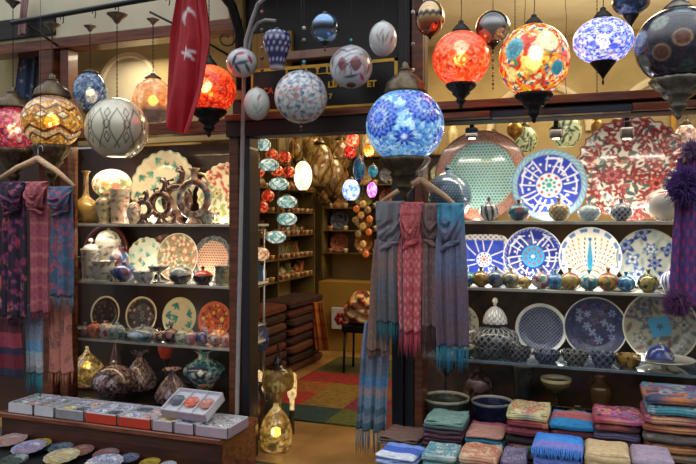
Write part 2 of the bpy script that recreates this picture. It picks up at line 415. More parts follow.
# ------------------------------------------------------------------ pots
PROF = {
 'round': [(0, 0), (.38, 0), (.42, .03), (.82, .2), (1., .45), (.88, .7), (.5, .86), (.24, .9), (.2, .94), (.3, 1.), (.24, 1.), (.16, .95), (0, .93)],
 'pome': [(0, 0), (.35, 0), (.8, .14), (1., .38), (.86, .62), (.45, .76), (.2, .8), (.17, .88), (.26, 1.), (.2, .99), (.1, .9), (0, .88)],
 'gourd': [(0, 0), (.4, 0), (.6, .06), (.95, .3), (1., .45), (.85, .65), (.5, .8), (.2, .86), (.12, .9), (.15, .94), (.08, .97), (0, 1.)],
 'bottle': [(0, 0), (.5, 0), (.55, .03), (.9, .12), (1., .26), (.85, .38), (.45, .46), (.2, .54), (.15, .7), (.15, .93), (.28, 1.), (.22, 1.), (.1, .94), (0, .92)],
 'vase': [(0, 0), (.6, 0), (.62, .04), (.5, .1), (.75, .3), (1., .6), (.95, .76), (.6, .86), (.5, .9), (.62, 1.), (.55, 1.), (.42, .9), (0, .85)],
 'widevase': [(0, 0), (.3, 0), (.34, .04), (.3, .12), (.6, .3), (1., .52), (.94, .66), (.45, .8), (.3, .84), (.3, .93), (.5, 1.), (.44, 1.), (.2, .93), (0, .9)],
 'cyl': [(0, 0), (.8, 0), (.85, .03), (.8, .1), (.85, .5), (.9, .85), (1., 1.), (.93, 1.), (.8, .86), (.78, .1), (0, .08)],
 'bowl': [(0, 0), (.42, 0), (.44, .1), (.42, .14), (.75, .4), (.95, .8), (1., 1.), (.95, 1.), (.88, .8), (.68, .45), (.3, .22), (0, .2)],
 'bowlT': [(0, 0), (.6, 0), (.62, .1), (.85, .3), (.96, .7), (1., 1.), (.94, 1.), (.88, .7), (.75, .3), (.3, .2), (0, .2)],
 'pedestal': [(0, 0), (.5, 0), (.48, .06), (.16, .12), (.12, .3), (.14, .55), (.5, .68), (.9, .84), (1., 1.), (.95, 1.), (.82, .87), (.4, .75), (0, .72)],
 'dome': [(1., 0), (1., .06), (.93, .3), (.72, .6), (.4, .8), (.14, .88), (.1, .9), (.16, .96), (.1, 1.), (0, 1.)],
 'body': [(0, 0), (.5, 0), (.55, .05), (.5, .1), (.85, .35), (1., .7), (1., 1.), (.9, 1.), (.85, .7), (0, .4)],
 'cone': [(0, 0), (.8, 0), (1., .12), (.95, .3), (.6, .6), (.25, .82), (.2, .88), (.55, 1.), (.5, 1.), (.15, .9), (0, .88)],
 'cup': [(0, 0), (.55, 0), (.5, .05), (.6, .12), (.8, .5), (1., 1.), (.94, 1.), (.75, .5), (0, .2)],
}
def pot_geo(kind, R, H, n, k=30):
    pr = spline(PROF[kind], k); pr = pr*np.array([R, H]); return lathe_geo(pr, n)
def paint_pot(V, th, R, H, spec):
    """spec = (style, colours..., seed)"""
    st = spec[0]; x = th/PI*1.6; x = np.where(x > 1.6, x-3.2, x); z = V[:, 2]/max(H, 1e-6); n = len(V)
    y = (z-.5)*1.6*H/(2*R)*1.0; rs = np.random.RandomState(spec[-1] if isinstance(spec[-1], int) else 1)
    if st == 'plain': return np.ones((n, 3))*C(spec[1])
    if st == 'blot':
        c = blotch(V-np.array([0, 0, H/2]), spec[1], spec[2], spec[3]); return c
    if st == 'lattice':
        u = (th/(2*PI)*spec[3]+z*spec[3]*H/(2*PI*R)*1.) % 1; v = (th/(2*PI)*spec[3]-z*spec[3]*H/(2*PI*R)) % 1
        c = np.ones((n, 3))*C(spec[1]); return put(c, np.maximum(ss(np.abs(u-.5)-.1, .1), ss(np.abs(v-.5)-.1, .1)), C(spec[2]))
    if st == 'scale':
        k = spec[3]; gz = z*k*H/(2*PI*R)*1.2; row = np.floor(gz); u = (th/(2*PI)*k+.5*(row % 2)) % 1-.5; v = gz % 1-.5
        return put(np.ones((n, 3))*C(spec[1]), ss(np.hypot(u, v)-.27, .15), C(spec[2]))
    if st == 'stripe':
        c = np.ones((n, 3))*C(spec[1]); return put(c, ss(np.abs((th/(2*PI)*spec[3]+z*.6) % 1-.5)-.22, .08), C(spec[2]))
    if st == 'floral':
        bg, fl, lf, seed, sz = spec[1:6]; xx = x*.9; yy = y
        c = np.ones((n, 3))*C(bg)
        for i in range(int(10/sz)):
            px, py = rs.uniform(-1.5, 1.5), rs.uniform(-1, 1); c = leaf(c, xx, yy, px, py, sz*.6, rs.rand()*3, C(lf[i % len(lf)]), .4, .05)
        for i in range(int(5/sz)):
            px, py = rs.uniform(-1.5, 1.5), rs.uniform(-1, 1); c = flower(c, xx, yy, px, py, sz*.5, [C(q) for q in fl[i % len(fl)]], 5, rs.rand()*6, .05)
        if len(spec) > 6: c = put(c, (z > .93)*1., C(spec[6]))
        return c
    if st == 'bands':
        c = np.ones((n, 3)); ed = spec[1]
        for z0, hx in ed: c[z >= z0] = C(hx)
        return c
def pot(label, px, zs, Y, wpx, hpx, kind, spec, name='painted_jar', cat='jar', group=None, n=None, mat=None, lid=None, knob=None, handle=None, rz=None, z_off=0.):
    s = sc(px, Y); R = wpx*s/2; H = hpx*s; n = int(max(28, min(170, wpx*3.6))); k = int(max(26, min(110, hpx*2.4)))
    V, Fc, th, tt = pot_geo(kind, R, H, n, k); c = paint_pot(V, th, R, H, spec)
    rz = TH*1.0 if rz is None else rz
    o = mesh(name, V, Fc, mat or CER, c, None, (X(px, Y), Y, zs+z_off), (0, 0, rz)); tagit(o, label, cat, group)
    if lid:
        lk, lh, lsp, lr = lid; V2, F2, t2, _ = pot_geo(lk, R*lr, lh*s, n, 20); mesh('lid', V2, F2, mat or CER, paint_pot(V2, t2, R*lr, lh*s, lsp), o, (0, 0, H*.985)); lido = [q for q in COL.objects if q.parent == o and q.name.startswith('lid')][-1]
        if knob:
            b = MB(); b.lathe(spline([(0, 0), (.5, .1), (1, .5), (.6, .9), (0, 1)], 12)*np.array([knob[0]*s, knob[1]*s]), 12, C(knob[2])); b.build('knob', mat or CER, lido, (0, 0, lh*s*.97))
    if handle:
        for sd in handle:
            b = MB(); pts = [(sd*R*(.85+.45*math.sin(t)), 0, H*(.35+.4*(t/PI))) for t in np.linspace(0, PI, 9)]; b.tube(pts, R*.08, 6, C('#d8d2c0')); b.build('handle', mat or CER, o)
    return o

# ------------------------------------------------------------------ lamps
def globe(R, Rz, n, fn, name='lamp_globe', mat=None, parent=None, loc=(0, 0, 0), top=.22, bot=.3, prof=None):
    """hollow glass globe open at both ends"""
    a0 = math.asin(bot); a1 = PI-math.asin(top); m = int(n*.5)
    pr = [(R*math.sin(a), -Rz*math.cos(a)) for a in np.linspace(a0, a1, m)]
    if prof: pr = spline(prof, m)*np.array([R, Rz])
    V, Fc, th, tt = lathe_geo(pr, n); Q = V/np.array([R, R, Rz]); Q /= np.linalg.norm(Q, axis=1)[:, None]+1e-9
    return mesh(name, V, Fc, mat, fn(Q), parent, loc)
def capgeo(R, H, kind):
    if kind == 'bell': p = [(1.0, 0), (1.03, .04), (.95, .12), (.9, .3), (.72, .42), (.62, .5), (.35, .62), (.3, .7), (.36, .74), (.16, .8), (.14, .93), (.05, 1.), (0, 1.)]
    elif kind == 'cone': p = [(1., 0), (1.02, .05), (.8, .3), (.45, .6), (.3, .66), (.28, .85), (.12, .95), (0, 1)]
    elif kind == 'stand': p = [(0, -1.), (.08, -.97), (.14, -.9), (.1, -.84), (.3, -.72), (.36, -.66), (.26, -.58), (.5, -.46), (.62, -.4), (.56, -.34), (.85, -.22), (1., -.12), (1.04, -.04), (.98, 0), (.8, 0.0)]
    elif kind == 'tip': p = [(0, -1.), (.07, -.95), (.1, -.85), (.04, -.76), (.14, -.66), (.2, -.6), (.55, -.35), (.95, -.08), (1., 0), (.85, 0)]
    return [(r*R, z*H) for r, z in p]
def ribbed(prof, n, amp, k):
    V, Fc, th, tt = lathe_geo(prof, n); m = 1+amp*np.cos(th*k); V[:, 0] *= m; V[:, 1] *= m; return V, Fc
def hang_lamp(label, px, py, Y, rx, ry, fn, mat, ztop, cap=('bell', .45, 18), hold=('stand', .45, 22), bulb=True, group=None, cat='lamp', name='hanging_lamp', metal=None, n=None, top=.22, bot=.3, chain=True, prof=None, cordmat=None, rose=None):
    s = sc(px, Y); R = rx*s; Rz = ry*s; p = at(px, py, Y); metal = metal or BRONZE
    n = n or int(max(32, min(200, rx*5.5)))
    root = empty(name, p, label, cat, group, rz=0); rot = math.atan2(-(CAM.x-p.x), -(CAM.y-Y))
    root.rotation_euler = (0, 0, -math.atan2(p.x-CAM.x, Y-CAM.y))
    globe(R, Rz, n, fn, 'lamp_globe', mat, root, top=top, bot=bot, prof=prof)
    zt = Rz*math.cos(math.asin(min(.98, top)))
    zc = zt
    if cap:
        V, Fc = ribbed(capgeo(R*cap[1], cap[2]*s, cap[0]), 48, .03 if rx > 15 else 0, 24); mesh('cap', V, Fc, metal, np.ones((len(V), 3))*.4, root, (0, 0, zt-.01*R)); zc = zt+cap[2]*s
    if hold:
        V, Fc = ribbed(capgeo(R*hold[1], hold[2]*s, hold[0]), 48, .04 if rx > 15 else 0, 16); mesh('holder', V, Fc, metal, np.ones((len(V), 3))*.4, root, (0, 0, -Rz*math.cos(math.asin(min(.98, bot)))+.02*R))
    if bulb:
        V, Fc, _, _ = lathe_geo(spline([(0, -1.), (.7, -.7), (1, 0), (.7, .7), (.3, 1.1), (0, 1.2)], 15)*R*.22, 16); mesh('bulb', V, Fc, bulb if not isinstance(bulb, bool) else BULB, None, root, (0, 0, 0))
    H = ztop-p.z
    if H > zc:
        b = MB(); m = max(4, int((H-zc)/.012)); zz = np.linspace(zc-.005, H, m)
        if chain: 
            rad = [(.0042 if i % 2 else .0022) for i in range(m)]
            b.tube([(0, .0008*(-1)**i, z) for i, z in enumerate(zz)], rad, 6, np.ones(3)*.2); b.build('chain', DARKMET, root)
        else:
            b.tube([(0.003*math.sin(i*.3), 0, z) for i, z in enumerate(zz)], .0022, 6, np.ones(3)*.1); b.build('cord', BLACKIRON, root)
    if rose:
        b = MB(); b.lathe(spline([(0, -.9), (.25, -.8), (.5, -.4), (1, 0), (.9, .08), (.2, .12), (.12, .35), (0, .4)], 20)*rose*s, 20); b.build('ceiling_rose', PEWTER, root, (0, 0, H-.4*rose*s))
    return root
def hang_orn(label, px, py, Y, rx, ry, fn, ztop, mat=None, group=None, name='hanging_ceramic_ball', cat='ornament', beads=None, tail=None, prof=None, foot=False):
    s = sc(px, Y); p = at(px, py, Y); n = int(max(32, min(130, rx*5)))
    root = empty(name, p, label, cat, group); root.rotation_euler = (0, 0, -math.atan2(p.x-CAM.x, Y-CAM.y))
    globe(rx*s, ry*s, n, fn, 'body', mat or CER, root, top=.06, bot=.06, prof=prof)
    b = MB(); H = ztop-p.z; z0 = ry*s*.98; b.tube([(0, 0, z0), (0.001, 0, (z0+H)/2), (0, 0, H)], .0016, 6, C('#2a2a2e')); b.build('cord', CERD, root)
    b = MB(); b.lathe(spline([(0, 0), (1, .1), (1.2, .6), (.5, 1.), (0, 1.2)], 12)*2.2*s, 12, C('#8a8f90'), (0, 0, z0-.5*s)); b.build('top_fitting', PEWTER, root)
    if beads:
        for (dz, r, col) in beads:
            b = MB(); b.lathe([(0, -r*s), (r*s*.7, -r*s*.7), (r*s, 0), (r*s*.7, r*s*.7), (0, r*s)], 12, C(col)); b.build('bead', CER, root, (0, 0, dz*s))
    if tail:
        b = MB(); b.tube([(0, 0, -ry*s*.97), (0, 0, -ry*s-tail*s)], .0012, 5, C('#2a2a2e'))
        for i in range(int(tail/4)):
            r = 1.3*s; b.lathe([(0, -r), (r*.8, -r*.6), (r, 0), (r*.8, r*.6), (0, r)], 8, C('#3a3034' if i % 2 else '#b9a88c'), (0, 0, -ry*s-(3+i*4)*s))
        b.build('bead_tail', CERD, root)
    if foot:
        b = MB(); b.lathe(spline([(.0, -1.), (.2, -.9), (.32, -.55), (1., -.1), (1.1, 0), (.9, 0.08)], 18)*rx*s*.42, 20, C('#1d1b20')); b.build('tip', DARKMET, root, (0, 0, -ry*s*.86))
    return root
def fsph(stamps, bg, extra=None):
    """globe pattern: flowers stamped on the ball"""
    def f(Q):
        c = np.ones((len(Q), 3))*C(bg) if isinstance(bg, str) else bg(Q)
        for st in stamps:
            u, v = sph_uv(Q, st[1], st[2])
            if st[0] == 'f': c = flower(c, u, v, 0, 0, st[3], [C(q) for q in st[4]], st[5] if len(st) > 5 else 6, st[6] if len(st) > 6 else 0, .03)
            elif st[0] == 'l': c = leaf(c, u, v, 0, 0, st[3], st[5], C(st[4]), st[6] if len(st) > 6 else .35, .03)
            elif st[0] == 'd': c = put(c, ss(np.hypot(u, v)-st[3], .03), C(st[4]))
            elif st[0] == 'r': c = put(c, ss(np.abs(np.hypot(u, v)-st[3])-st[5], .02), C(st[4]))
            elif st[0] == 'm':     # mosaic medallion: rings of dots
                r = np.hypot(u, v); a = np.arctan2(v, u); cols = st[4]; nr = len(cols)
                for i, hx in enumerate(cols):
                    r0 = st[3]*(1-i/nr); c = put(c, ss(r-r0*(1+.06*np.cos(a*16)), .02), C(hx))
                    kk = max(6, int(22*(1-i/nr))); dd = ss(np.abs(r-r0+st[3]*.5/nr)-st[3]*.22/nr, .02)*(np.cos(a*kk) > .1); c = put(c, dd*.8, C(cols[(i+1) % nr]))
            elif st[0] == 's': c = put(c, ss(seg_d(u, v, st[3])-st[5], .02), C(st[4]))
        if extra: c = extra(Q, c)
        return c
    return f
def scat_sph(n, dmin, seed, R=.98):
    return scatter(n, dmin, R, seed)

# ------------------------------------------------------------------ cloth
def fabric(kind, cols, seed=1, k=1.):
    """returns fn(u across -1..1, v along 0..1, len)"""
    rs = np.random.RandomState(seed)
    st = [(rs.uniform(-1, 1), rs.uniform(0, 1), rs.uniform(.6, 1.3), rs.rand()*6.28, rs.randint(100)) for _ in range(int(60*k))]
    def f(u, v, asp):
        n = len(u); c = np.ones((n, 3))*C(cols[0]); y = v*asp
        if kind == 'plain':
            c = c*(1+.12*np.sin(y*37+u*3))[:, None]
            if len(cols) > 1: c = put(c, .5*(np.sin(u*9+seed) > .3)*(np.sin(y*23) > -.2), C(cols[1]))
        elif kind == 'grad':
            for i, hx in enumerate(cols):
                t = i/max(1, len(cols)-1); c = put(c, np.clip((v-t+.5/len(cols))*len(cols), 0, 1), C(hx)) if i else c
        elif kind == 'bands':
            for i, (t, hx) in enumerate(cols[1:]): c[v >= t] = C(hx)
        elif kind in ('paisley', 'floral'):
            for (su, sv, r, t, q) in st:
                col = [C(cols[1+q % (len(cols)-1)]), C(cols[1+(q+1) % (len(cols)-1)]), C(cols[0])]
                rr = (.24 if kind == 'floral' else .3)*r
                if kind == 'floral': c = flower(c, u, y, su, sv*asp, rr, col, 5, t, .05)
                else:
                    c = leaf(c, u, y, su, sv*asp, rr*1.2, t, col[0], .5, .05); c = leaf(c, u, y, su, sv*asp, rr*.7, t, col[2], .5, .05); c = leaf(c, u, y, su, sv*asp, rr*.35, t, col[1], .5, .05)
        elif kind == 'weave':
            p = np.sin(u*14)*np.sin(y*26); c = put(c, (p > .25)*.8, C(cols[1]))
            if len(cols) > 2: c = put(c, (np.sin(y*5+seed) > .8)*.8, C(cols[2]))
        return c
    f.pat = kind in ('floral', 'paisley', 'weave'); return f
def scarf(label, Y, top, bot, w0, w1, fab, fringe=None, folds=4, amp=.012, mat=None, group=None, seed=1, loop=None, mid=None, hpx=None, twist=0., cat='scarf', thick=.5, name='hanging_scarf', flen=8, bulge=0.):
    """top/bot = (px,py) centre of upper and lower edge; w in px; loop = drop in px of the cowl folds at the top"""
    sT = sc(top[0], Y); A = at(top[0], top[1], Y); B = at(bot[0], bot[1], Y); sB = sc(bot[0], Y)
    rs = np.random.RandomState(seed); nu = 40; nv = 60; H = A.z-B.z
    u = np.linspace(-1, 1, nu); v = np.linspace(0, 1, nv); U, Vv = np.meshgrid(u, v)
    w = (w0+(w1-w0)*np.clip(Vv*1.0, 0, 1)**.8)*sT/2
    if mid: w = np.where(Vv < mid[0], (w0+(mid[1]-w0)*Vv/mid[0]), mid[1]+(w1-mid[1])*(Vv-mid[0])/(1-mid[0]))*sT/2
    ph = rs.rand()*6; q = folds*PI/2
    fold = amp*(np.sin(U*q+ph+Vv*.7)+.45*np.sin(U*q*2.3+ph*2-Vv*1.1)+.2*np.sin(U*q*4.1))*(.45+.55*Vv)
    side = np.sign(U)
    cx = (B.x-A.x)*Vv; Xc = cx+U*w*(1+.06*np.sin(Vv*5+ph))
    Zc = -H*Vv+.006*np.sin(U*q*1.2+1)*Vv
    Yc = fold-bulge*np.sin(Vv*PI)+.0*side
    d = .006*thick+.012*thick*(1-U**2)**.5
    Vf = np.stack([Xc, Yc-d, Zc], -1).reshape(-1, 3); Vb = np.stack([Xc, Yc+d, Zc], -1).reshape(-1, 3)
    Fc = []
    M = nu*nv
    for i in range(nv-1):
        for k in range(nu-1):
            a = i*nu+k; Fc.append((a, a+nu, a+nu+1, a+1)); Fc.append((M+a, M+a+1, M+a+nu+1, M+a+nu))
    for i in range(nv-1):
        a = i*nu; Fc.append((a, M+a, M+a+nu, a+nu)); a += nu-1; Fc.append((a, a+nu, M+a+nu, M+a))
    for k in range(nu-1):
        Fc.append((k, k+1, M+k+1, M+k)); a = (nv-1)*nu+k; Fc.append((a, M+a, M+a+1, a+1))
    asp = H/(w0*sT/2)
    cf = fab(U.ravel(), Vv.ravel(), asp)
    b = MB(); b.add(np.vstack([Vf, Vb]), Fc, np.vstack([cf, cf]))
    if loop:
        hw = w0*sT/2*1.02; D = loop*sT
        mu, mv = 60, 64; uu = np.linspace(-1, 1, mu); vv = np.linspace(-.16, 1.0, mv); UU, VV = np.meshgrid(uu, vv)
        narrow = 1-.28*np.clip(VV, 0, 1)**1.5; XX = UU*hw*narrow*(1+.05*np.clip(-VV*6, 0, 1))
        sk = rs.uniform(-.45, .45); sline = VV-.55*(1-(UU-sk)**2/(1+abs(sk))**2)*np.clip(VV*2.5, 0, 1)+.12*np.sin(UU*3+seed)*VV; rip = np.sin(sline*18+rs.rand()*6)*.7+.4*np.sin(sline*33+UU*3+rs.rand()*6)+.7*np.sin(UU*8+4*VV*UU+seed)*(1-np.clip(VV, 0, 1))**.7
        rnd = np.sqrt(np.clip(1-UU**2, 0, 1)); YY = -.012-.026*rnd-.0125*rip*(.35+.65*rnd)-.026*np.sin(np.clip(VV, 0, 1)*PI)
        ZZ = -VV*D; top_ = VV < 0; YY = np.where(top_, -.030-.0075*rip+(-VV/.16)**1.3*.055, YY); ZZ = np.where(top_, .016*np.sin(np.clip(-VV/.16, 0, 1)*PI/2+.2), ZZ)
        lo = np.clip((VV-.86)/.14, 0, 1); YY = YY+lo**2*.03
        b.add(np.stack([XX, YY, ZZ], -1).reshape(-1, 3), [(i*mu+k, (i+1)*mu+k, (i+1)*mu+k+1, i*mu+k+1) for i in range(mv-1) for k in range(mu-1)], fab(UU.ravel(), np.clip(VV.ravel(), 0, 1)*.34+.05*rip.ravel().clip(0, 1), asp))
        kx = np.linspace(-1, 1, 12); V_, F_ = tube_geo([(q*hw*.72, -.020-.016*math.sqrt(max(0, 1-q*q)), -D*(1.0+(.1*q if seed % 2 else -.12*q)+.05*q*q)) for q in kx], [D*(.03+.045*math.sqrt(max(0, 1-q*q))) for q in kx], 14); V_[:, 1] += .004*np.sin(V_[:, 2]*260)
        b.add(V_, F_, fab(np.repeat(kx, 14), np.full(168, .36), asp))
    o = b.build(name, mat or CLOTH, None, (A.x, Y, A.z)); tagit(o, label, cat, group)
    if fringe:
        b = MB(); ns = 34
        for i in range(ns):
            uu = -1+2*(i+.5)/ns; k = int((uu+1)/2*(nu-1)); P0 = (Vf[(nv-1)*nu+k]+Vb[(nv-1)*nu+k])/2; l = flen*sB*(.8+.4*rs.rand()); dx = rs.uniform(-.006, .006)
            b.tube([P0+np.array([0, 0, .004]), P0+np.array([dx*.4, rs.uniform(-.004, .004), -l*.5]), P0+np.array([dx, rs.uniform(-.008, .008), -l])], [.0016, .0024, .0012], 4, C(fringe)*(.8+.4*rs.rand()))
        b.build('fringe', mat or CLOTH, o)
    return o
def fabk(f): return getattr(f, 'pat', False)
def folded(label, x, y, z, w, d, h, fab, group, side=None, rz=0., fringe=None, name='folded_scarf', mat=None, seed=1):
    """one folded scarf: soft slab, rounded front fold with the layers showing as ridges"""
    rs = np.random.RandomState(seed); nu, nv = 64, 44
    a = np.linspace(0, 2*PI, nu, endpoint=False); V = []; 
    e = .16
    sg = lambda t, p: np.sign(t)*np.abs(t)**p
    ph = np.linspace(-PI/2, PI/2, nv)
    A, P = np.meshgrid(a, ph)
    Xc = w/2*sg(np.cos(P), .2)*sg(np.cos(A), e); Yc = d/2*sg(np.cos(P), .2)*sg(np.sin(A), e); Zc = h/2*sg(np.sin(P), .8)+h/2
    # ridges of the folds round the side
    r = 1-.035*np.cos(P)**.5*np.clip(np.sin(Zc/h*PI*2*(2+seed % 2)+seed), 0, 1)**2*(.7+.3*np.sin(A*3+seed)); Xc = Xc*r; Yc = Yc*r
    Zc = Zc+.003*np.sin(Xc/w*9+seed)+.0025*np.sin(Yc/d*8+seed*2)
    Xc = Xc*(1+.02*np.sin(Yc*30+seed))
    V = np.stack([Xc, Yc, Zc], -1).reshape(-1, 3); Fc = []
    for i in range(nv-1):
        for k in range(nu): Fc.append((i*nu+k, i*nu+(k+1) % nu, (i+1)*nu+(k+1) % nu, (i+1)*nu+k))
    # finer top grid
    c = fab((V[:, 0]/w*2), (V[:, 1]/d+.5), 2*d/w)
    if side is not None:
        sidec = np.ones((len(V), 3))*C(side); m = ss(V[:, 2]-h*.62, h*.06); c = put(c, m*(.3 if fringe is None and fabk(fab) else .7), C(side))
    o = mesh(name, V, Fc, mat or CLOTH, c, None, (x, y, z), (0, 0, rz)); tagit(o, label, 'folded scarf', group)
    # top panel as fine grid
    g = 44; xs = np.linspace(-.47, .47, g); U, W = np.meshgrid(xs, xs); ZZ = h*1.0+.0035+.004*np.sin(U*9+seed)*np.cos(W*7)+.0022*np.sin(W*34+U*7+seed)-.35*h*(np.maximum(np.abs(U), np.abs(W))/.47)**8
    Vt = np.stack([U*w, W*d, ZZ], -1).reshape(-1, 3); Ft = [(i*g+k, i*g+k+1, (i+1)*g+k+1, (i+1)*g+k) for i in range(g-1) for k in range(g-1)]
    ct = fab(U.ravel()*2, (W.ravel()+.5), 2*d/w); mesh('top_fold', Vt, Ft, mat or CLOTH, ct, o)
    if fringe:
        b = MB()
        for i in range(30):
            x0 = -w/2+w*(i+.5)/30; b.tube([(x0, -d/2*.97, h*.9), (x0+rs.uniform(-.004, .004), -d/2-.012, h*.55), (x0+rs.uniform(-.008, .008), -d/2-.016, h*.1)], .0022, 4, C(fringe))
        b.build('fringe', mat or CLOTH, o)
    return o
# ================================================================== THE SETTING
def struct(name, b, mat, **k):
    o = b.build(name, mat, smooth=False); o['kind'] = 'structure'; return o
def sbox(name, x0, x1, y0, y1, z0, z1, mat, bev=.004):
    return struct(name, MB().box(x0, x1, y0, y1, z0, z1, None, bev), mat)
XL, XR = -4.6, 1.75
BACK = 3.85; LW = -3.28; RW = 2.1; CEILZ = 3.45
FLOORM = plain('tan_floor_tiles', '#a8824e', .35, noise=2.2, hex2='#7f5f36', coat=.2)
def add_tiles(m, scale, dark):
    nt = m.node_tree; b = [n for n in nt.nodes if n.type == 'BSDF_PRINCIPLED'][0]; src = b.inputs['Base Color'].links[0].from_socket
    br = N(nt, 'ShaderNodeTexBrick', Scale=scale); br.offset = 0; br.inputs['Color1'].default_value = (1, 1, 1, 1); br.inputs['Color2'].default_value = (.9, .88, .85, 1); br.inputs['Mortar'].default_value = (dark,)*3+(1,)
    br.inputs['Mortar Size'].default_value = .008; br.inputs['Brick Width'].default_value = .45; br.inputs['Row Height'].default_value = .45
    g = N(nt, 'ShaderNodeNewGeometry'); L(nt, g.outputs['Position'], br.inputs['Vector'])
    mx = N(nt, 'ShaderNodeMixRGB', blend_type='MULTIPLY', Fac=1.); L(nt, src, mx.inputs[1]); L(nt, br.outputs[0], mx.inputs[2]); L(nt, mx.outputs[0], b.inputs['Base Color'])
add_tiles(FLOORM, 1.0, .78)
STREET = plain('street_stone', '#4a4743', .8, noise=6, amt=.4, bump=.3)
sbox('floor', XL-.5, RW, 0, BACK, -.05, 0, FLOORM, 0)
sbox('ground', -7, 4, -7, 0, -.06, -.01, STREET, 0)
sbox('wall_back', XL-.5, RW+.1, BACK, BACK+.1, 0, CEILZ, TAN, 0)
sbox('wall_left', LW-.08, LW, .62, BACK, 0, CEILZ, TAN, 0)
sbox('wall_right', RW, RW+.1, 0, BACK, 0, CEILZ, TAN, 0)
sbox('ceiling', XL-.5, RW+.1, .1, BACK+.1, CEILZ, CEILZ+.1, CREAM, 0)
# arches of the vault on the back wall, seen through the transom
b = MB()
for cx, cz, R in ((-.55, 2.42, .52), (.75, 2.42, .52)):
    th = np.linspace(0, PI, 20); 
    b.tube([(cx+R*math.cos(t), BACK-.02, cz+R*math.sin(t)) for t in th], .045, 8)
struct('trim_1', b, CREAM)
# front frame
xa, xb = X(230.5, 0), X(239.5, 0); xc, xd = X(243, 0), X(251, 0)
ZB0, ZB1 = 2.0, 2.135
sbox('door_1', xc, xd, -.02, .1, 0, ZB0, JAMB); bpy.data.objects['door_1'].name = 'trim_2'
sbox('trim_3', xa, xb, -.02, .08, .2, ZB0+.06, WOOD)
sbox('trim_4', X(394, 0), X(405, 0), -.05, .1, 0, ZB0, JAMB)
sbox('trim_5', X(405.6, 0), X(415.5, 0), -.03, .1, 0, ZB0, JAMB)
sbox('trim_6', X(416, 0), X(424, 0), -.04, .1, 0, ZB0, WOOD)
# header over door and right window: dark core, red-brown rail
sbox('trim_7', xa, X(440, 0), -.06, .1, ZB0, ZB1-.04, DARKWOOD)
sbox('trim_8', xa, X(440, 0), -.08, .1, ZB1-.04, ZB1+.0, WOODH)
sbox('trim_9', X(440, 0)+.002, XR, -.10, .1, ZB1-.045, ZB1, WOODH)
sbox('trim_10', X(440, 0)+.002, XR, -.05, .12, ZB0+.03, ZB1-.047, DARKWOOD)
sbox('trim_11', X(425, 0), X(490, -.12), -.115, -.055, ZB0+.035, ZB0+.07, WOODH)
sbox('trim_12', X(490, -.12)+.002, X(632, -.12), -.125, -.055, ZB0+.03, ZB0+.065, plain('blue_black_rail', '#151d33', .3, 0, noise=9, amt=.3, coat=.6))
sbox('trim_13', X(632, -.12)+.002, XR, -.115, -.055, ZB0+.035, ZB0+.07, WOODH)
# left bay frame
sbox('trim_14', X(62, 0), xa-.002, -.03, .1, 2.04, 2.12, WOODH)
sbox('trim_15', X(44, 0), X(58, 0), -.05, .1, 0, 2.66, WOOD)
sbox('trim_16', X(-30, 0), xc, -.04, .1, 2.665, 2.735, WOODH)
sbox('trim_17', X(-30, 0), X(232, 0), -.035, .2, 2.737, 3.2, CREAM)
sbox('trim_18', X(-30, 0), X(60, 0), -.06, -.031, 2.76, 2.90, DARKWOOD)
sbox('trim_19', X(62, 0), X(70, 0), -.02, .08, .25, 2.66, WOOD)
sbox('trim_20', X(232, 0)+.002, X(700, 0)+.3, -.2, .15, 2.95, 3.2, DARKWOOD)
# panelling over the door behind the sign
sbox('trim_21', X(234, .05), X(425, .05), .03, .1, ZB1, 2.95, DARKWOOD)
sbox('trim_22', X(252, 0), X(292, 0), -.01, .028, ZB1+.28, ZB1+.5, MUST)
sbox('trim_23', X(285, 0), X(352, 0), -.06, .028, ZB1+.31, ZB1+.36, plain('pale_pink_ledge', '#9c7a66', .6, noise=5, amt=.3))
sbox('trim_24', X(234, 0), X(244, 0), -.01, .028, ZB1+.1, 2.94, MUST)
sbox('trim_25', X(400, 0), X(412, 0), -.05, .028, ZB1, 2.94, DARKWOOD)
sbox('trim_26', X(412.5, 0), X(424, 0), -.03, .1, ZB1, 2.94, WOOD)
# transom backing and arch niche on the left
sbox('wall_left_transom', X(40, .5), X(242, .5), .5, .58, 2.06, 3.1, TAN, 0)
b = MB(); cx, cz, R = X(125, .46), Z(125, 88, .46), .27
b.lathe([(0, 0), (R*.86, 0), (R*.9, .02), (R, .02), (R*1.02, 0)], 40); o = struct('trim_27', b, CREAM); o.rotation_euler = (PI/2, 0, 0); o.location = (cx, .497, cz)
CASEBACK = plain('dark_brown_case_lining', '#3a2114', .35, 0, noise=3, hex2='#22120b', coat=.3)
BRICK = plain('window_recess_plaster', '#b7a878', .8, noise=4, amt=.2)
sbox('wall_left_far', X(-40, .3), X(44, .3), .3, .4, 2.05, 3.1, BRICK, 0)
sbox('wall_left_dark', X(-40, .3), X(44, .3), .3, .4, 0, 2.049, CASEBACK, 0)
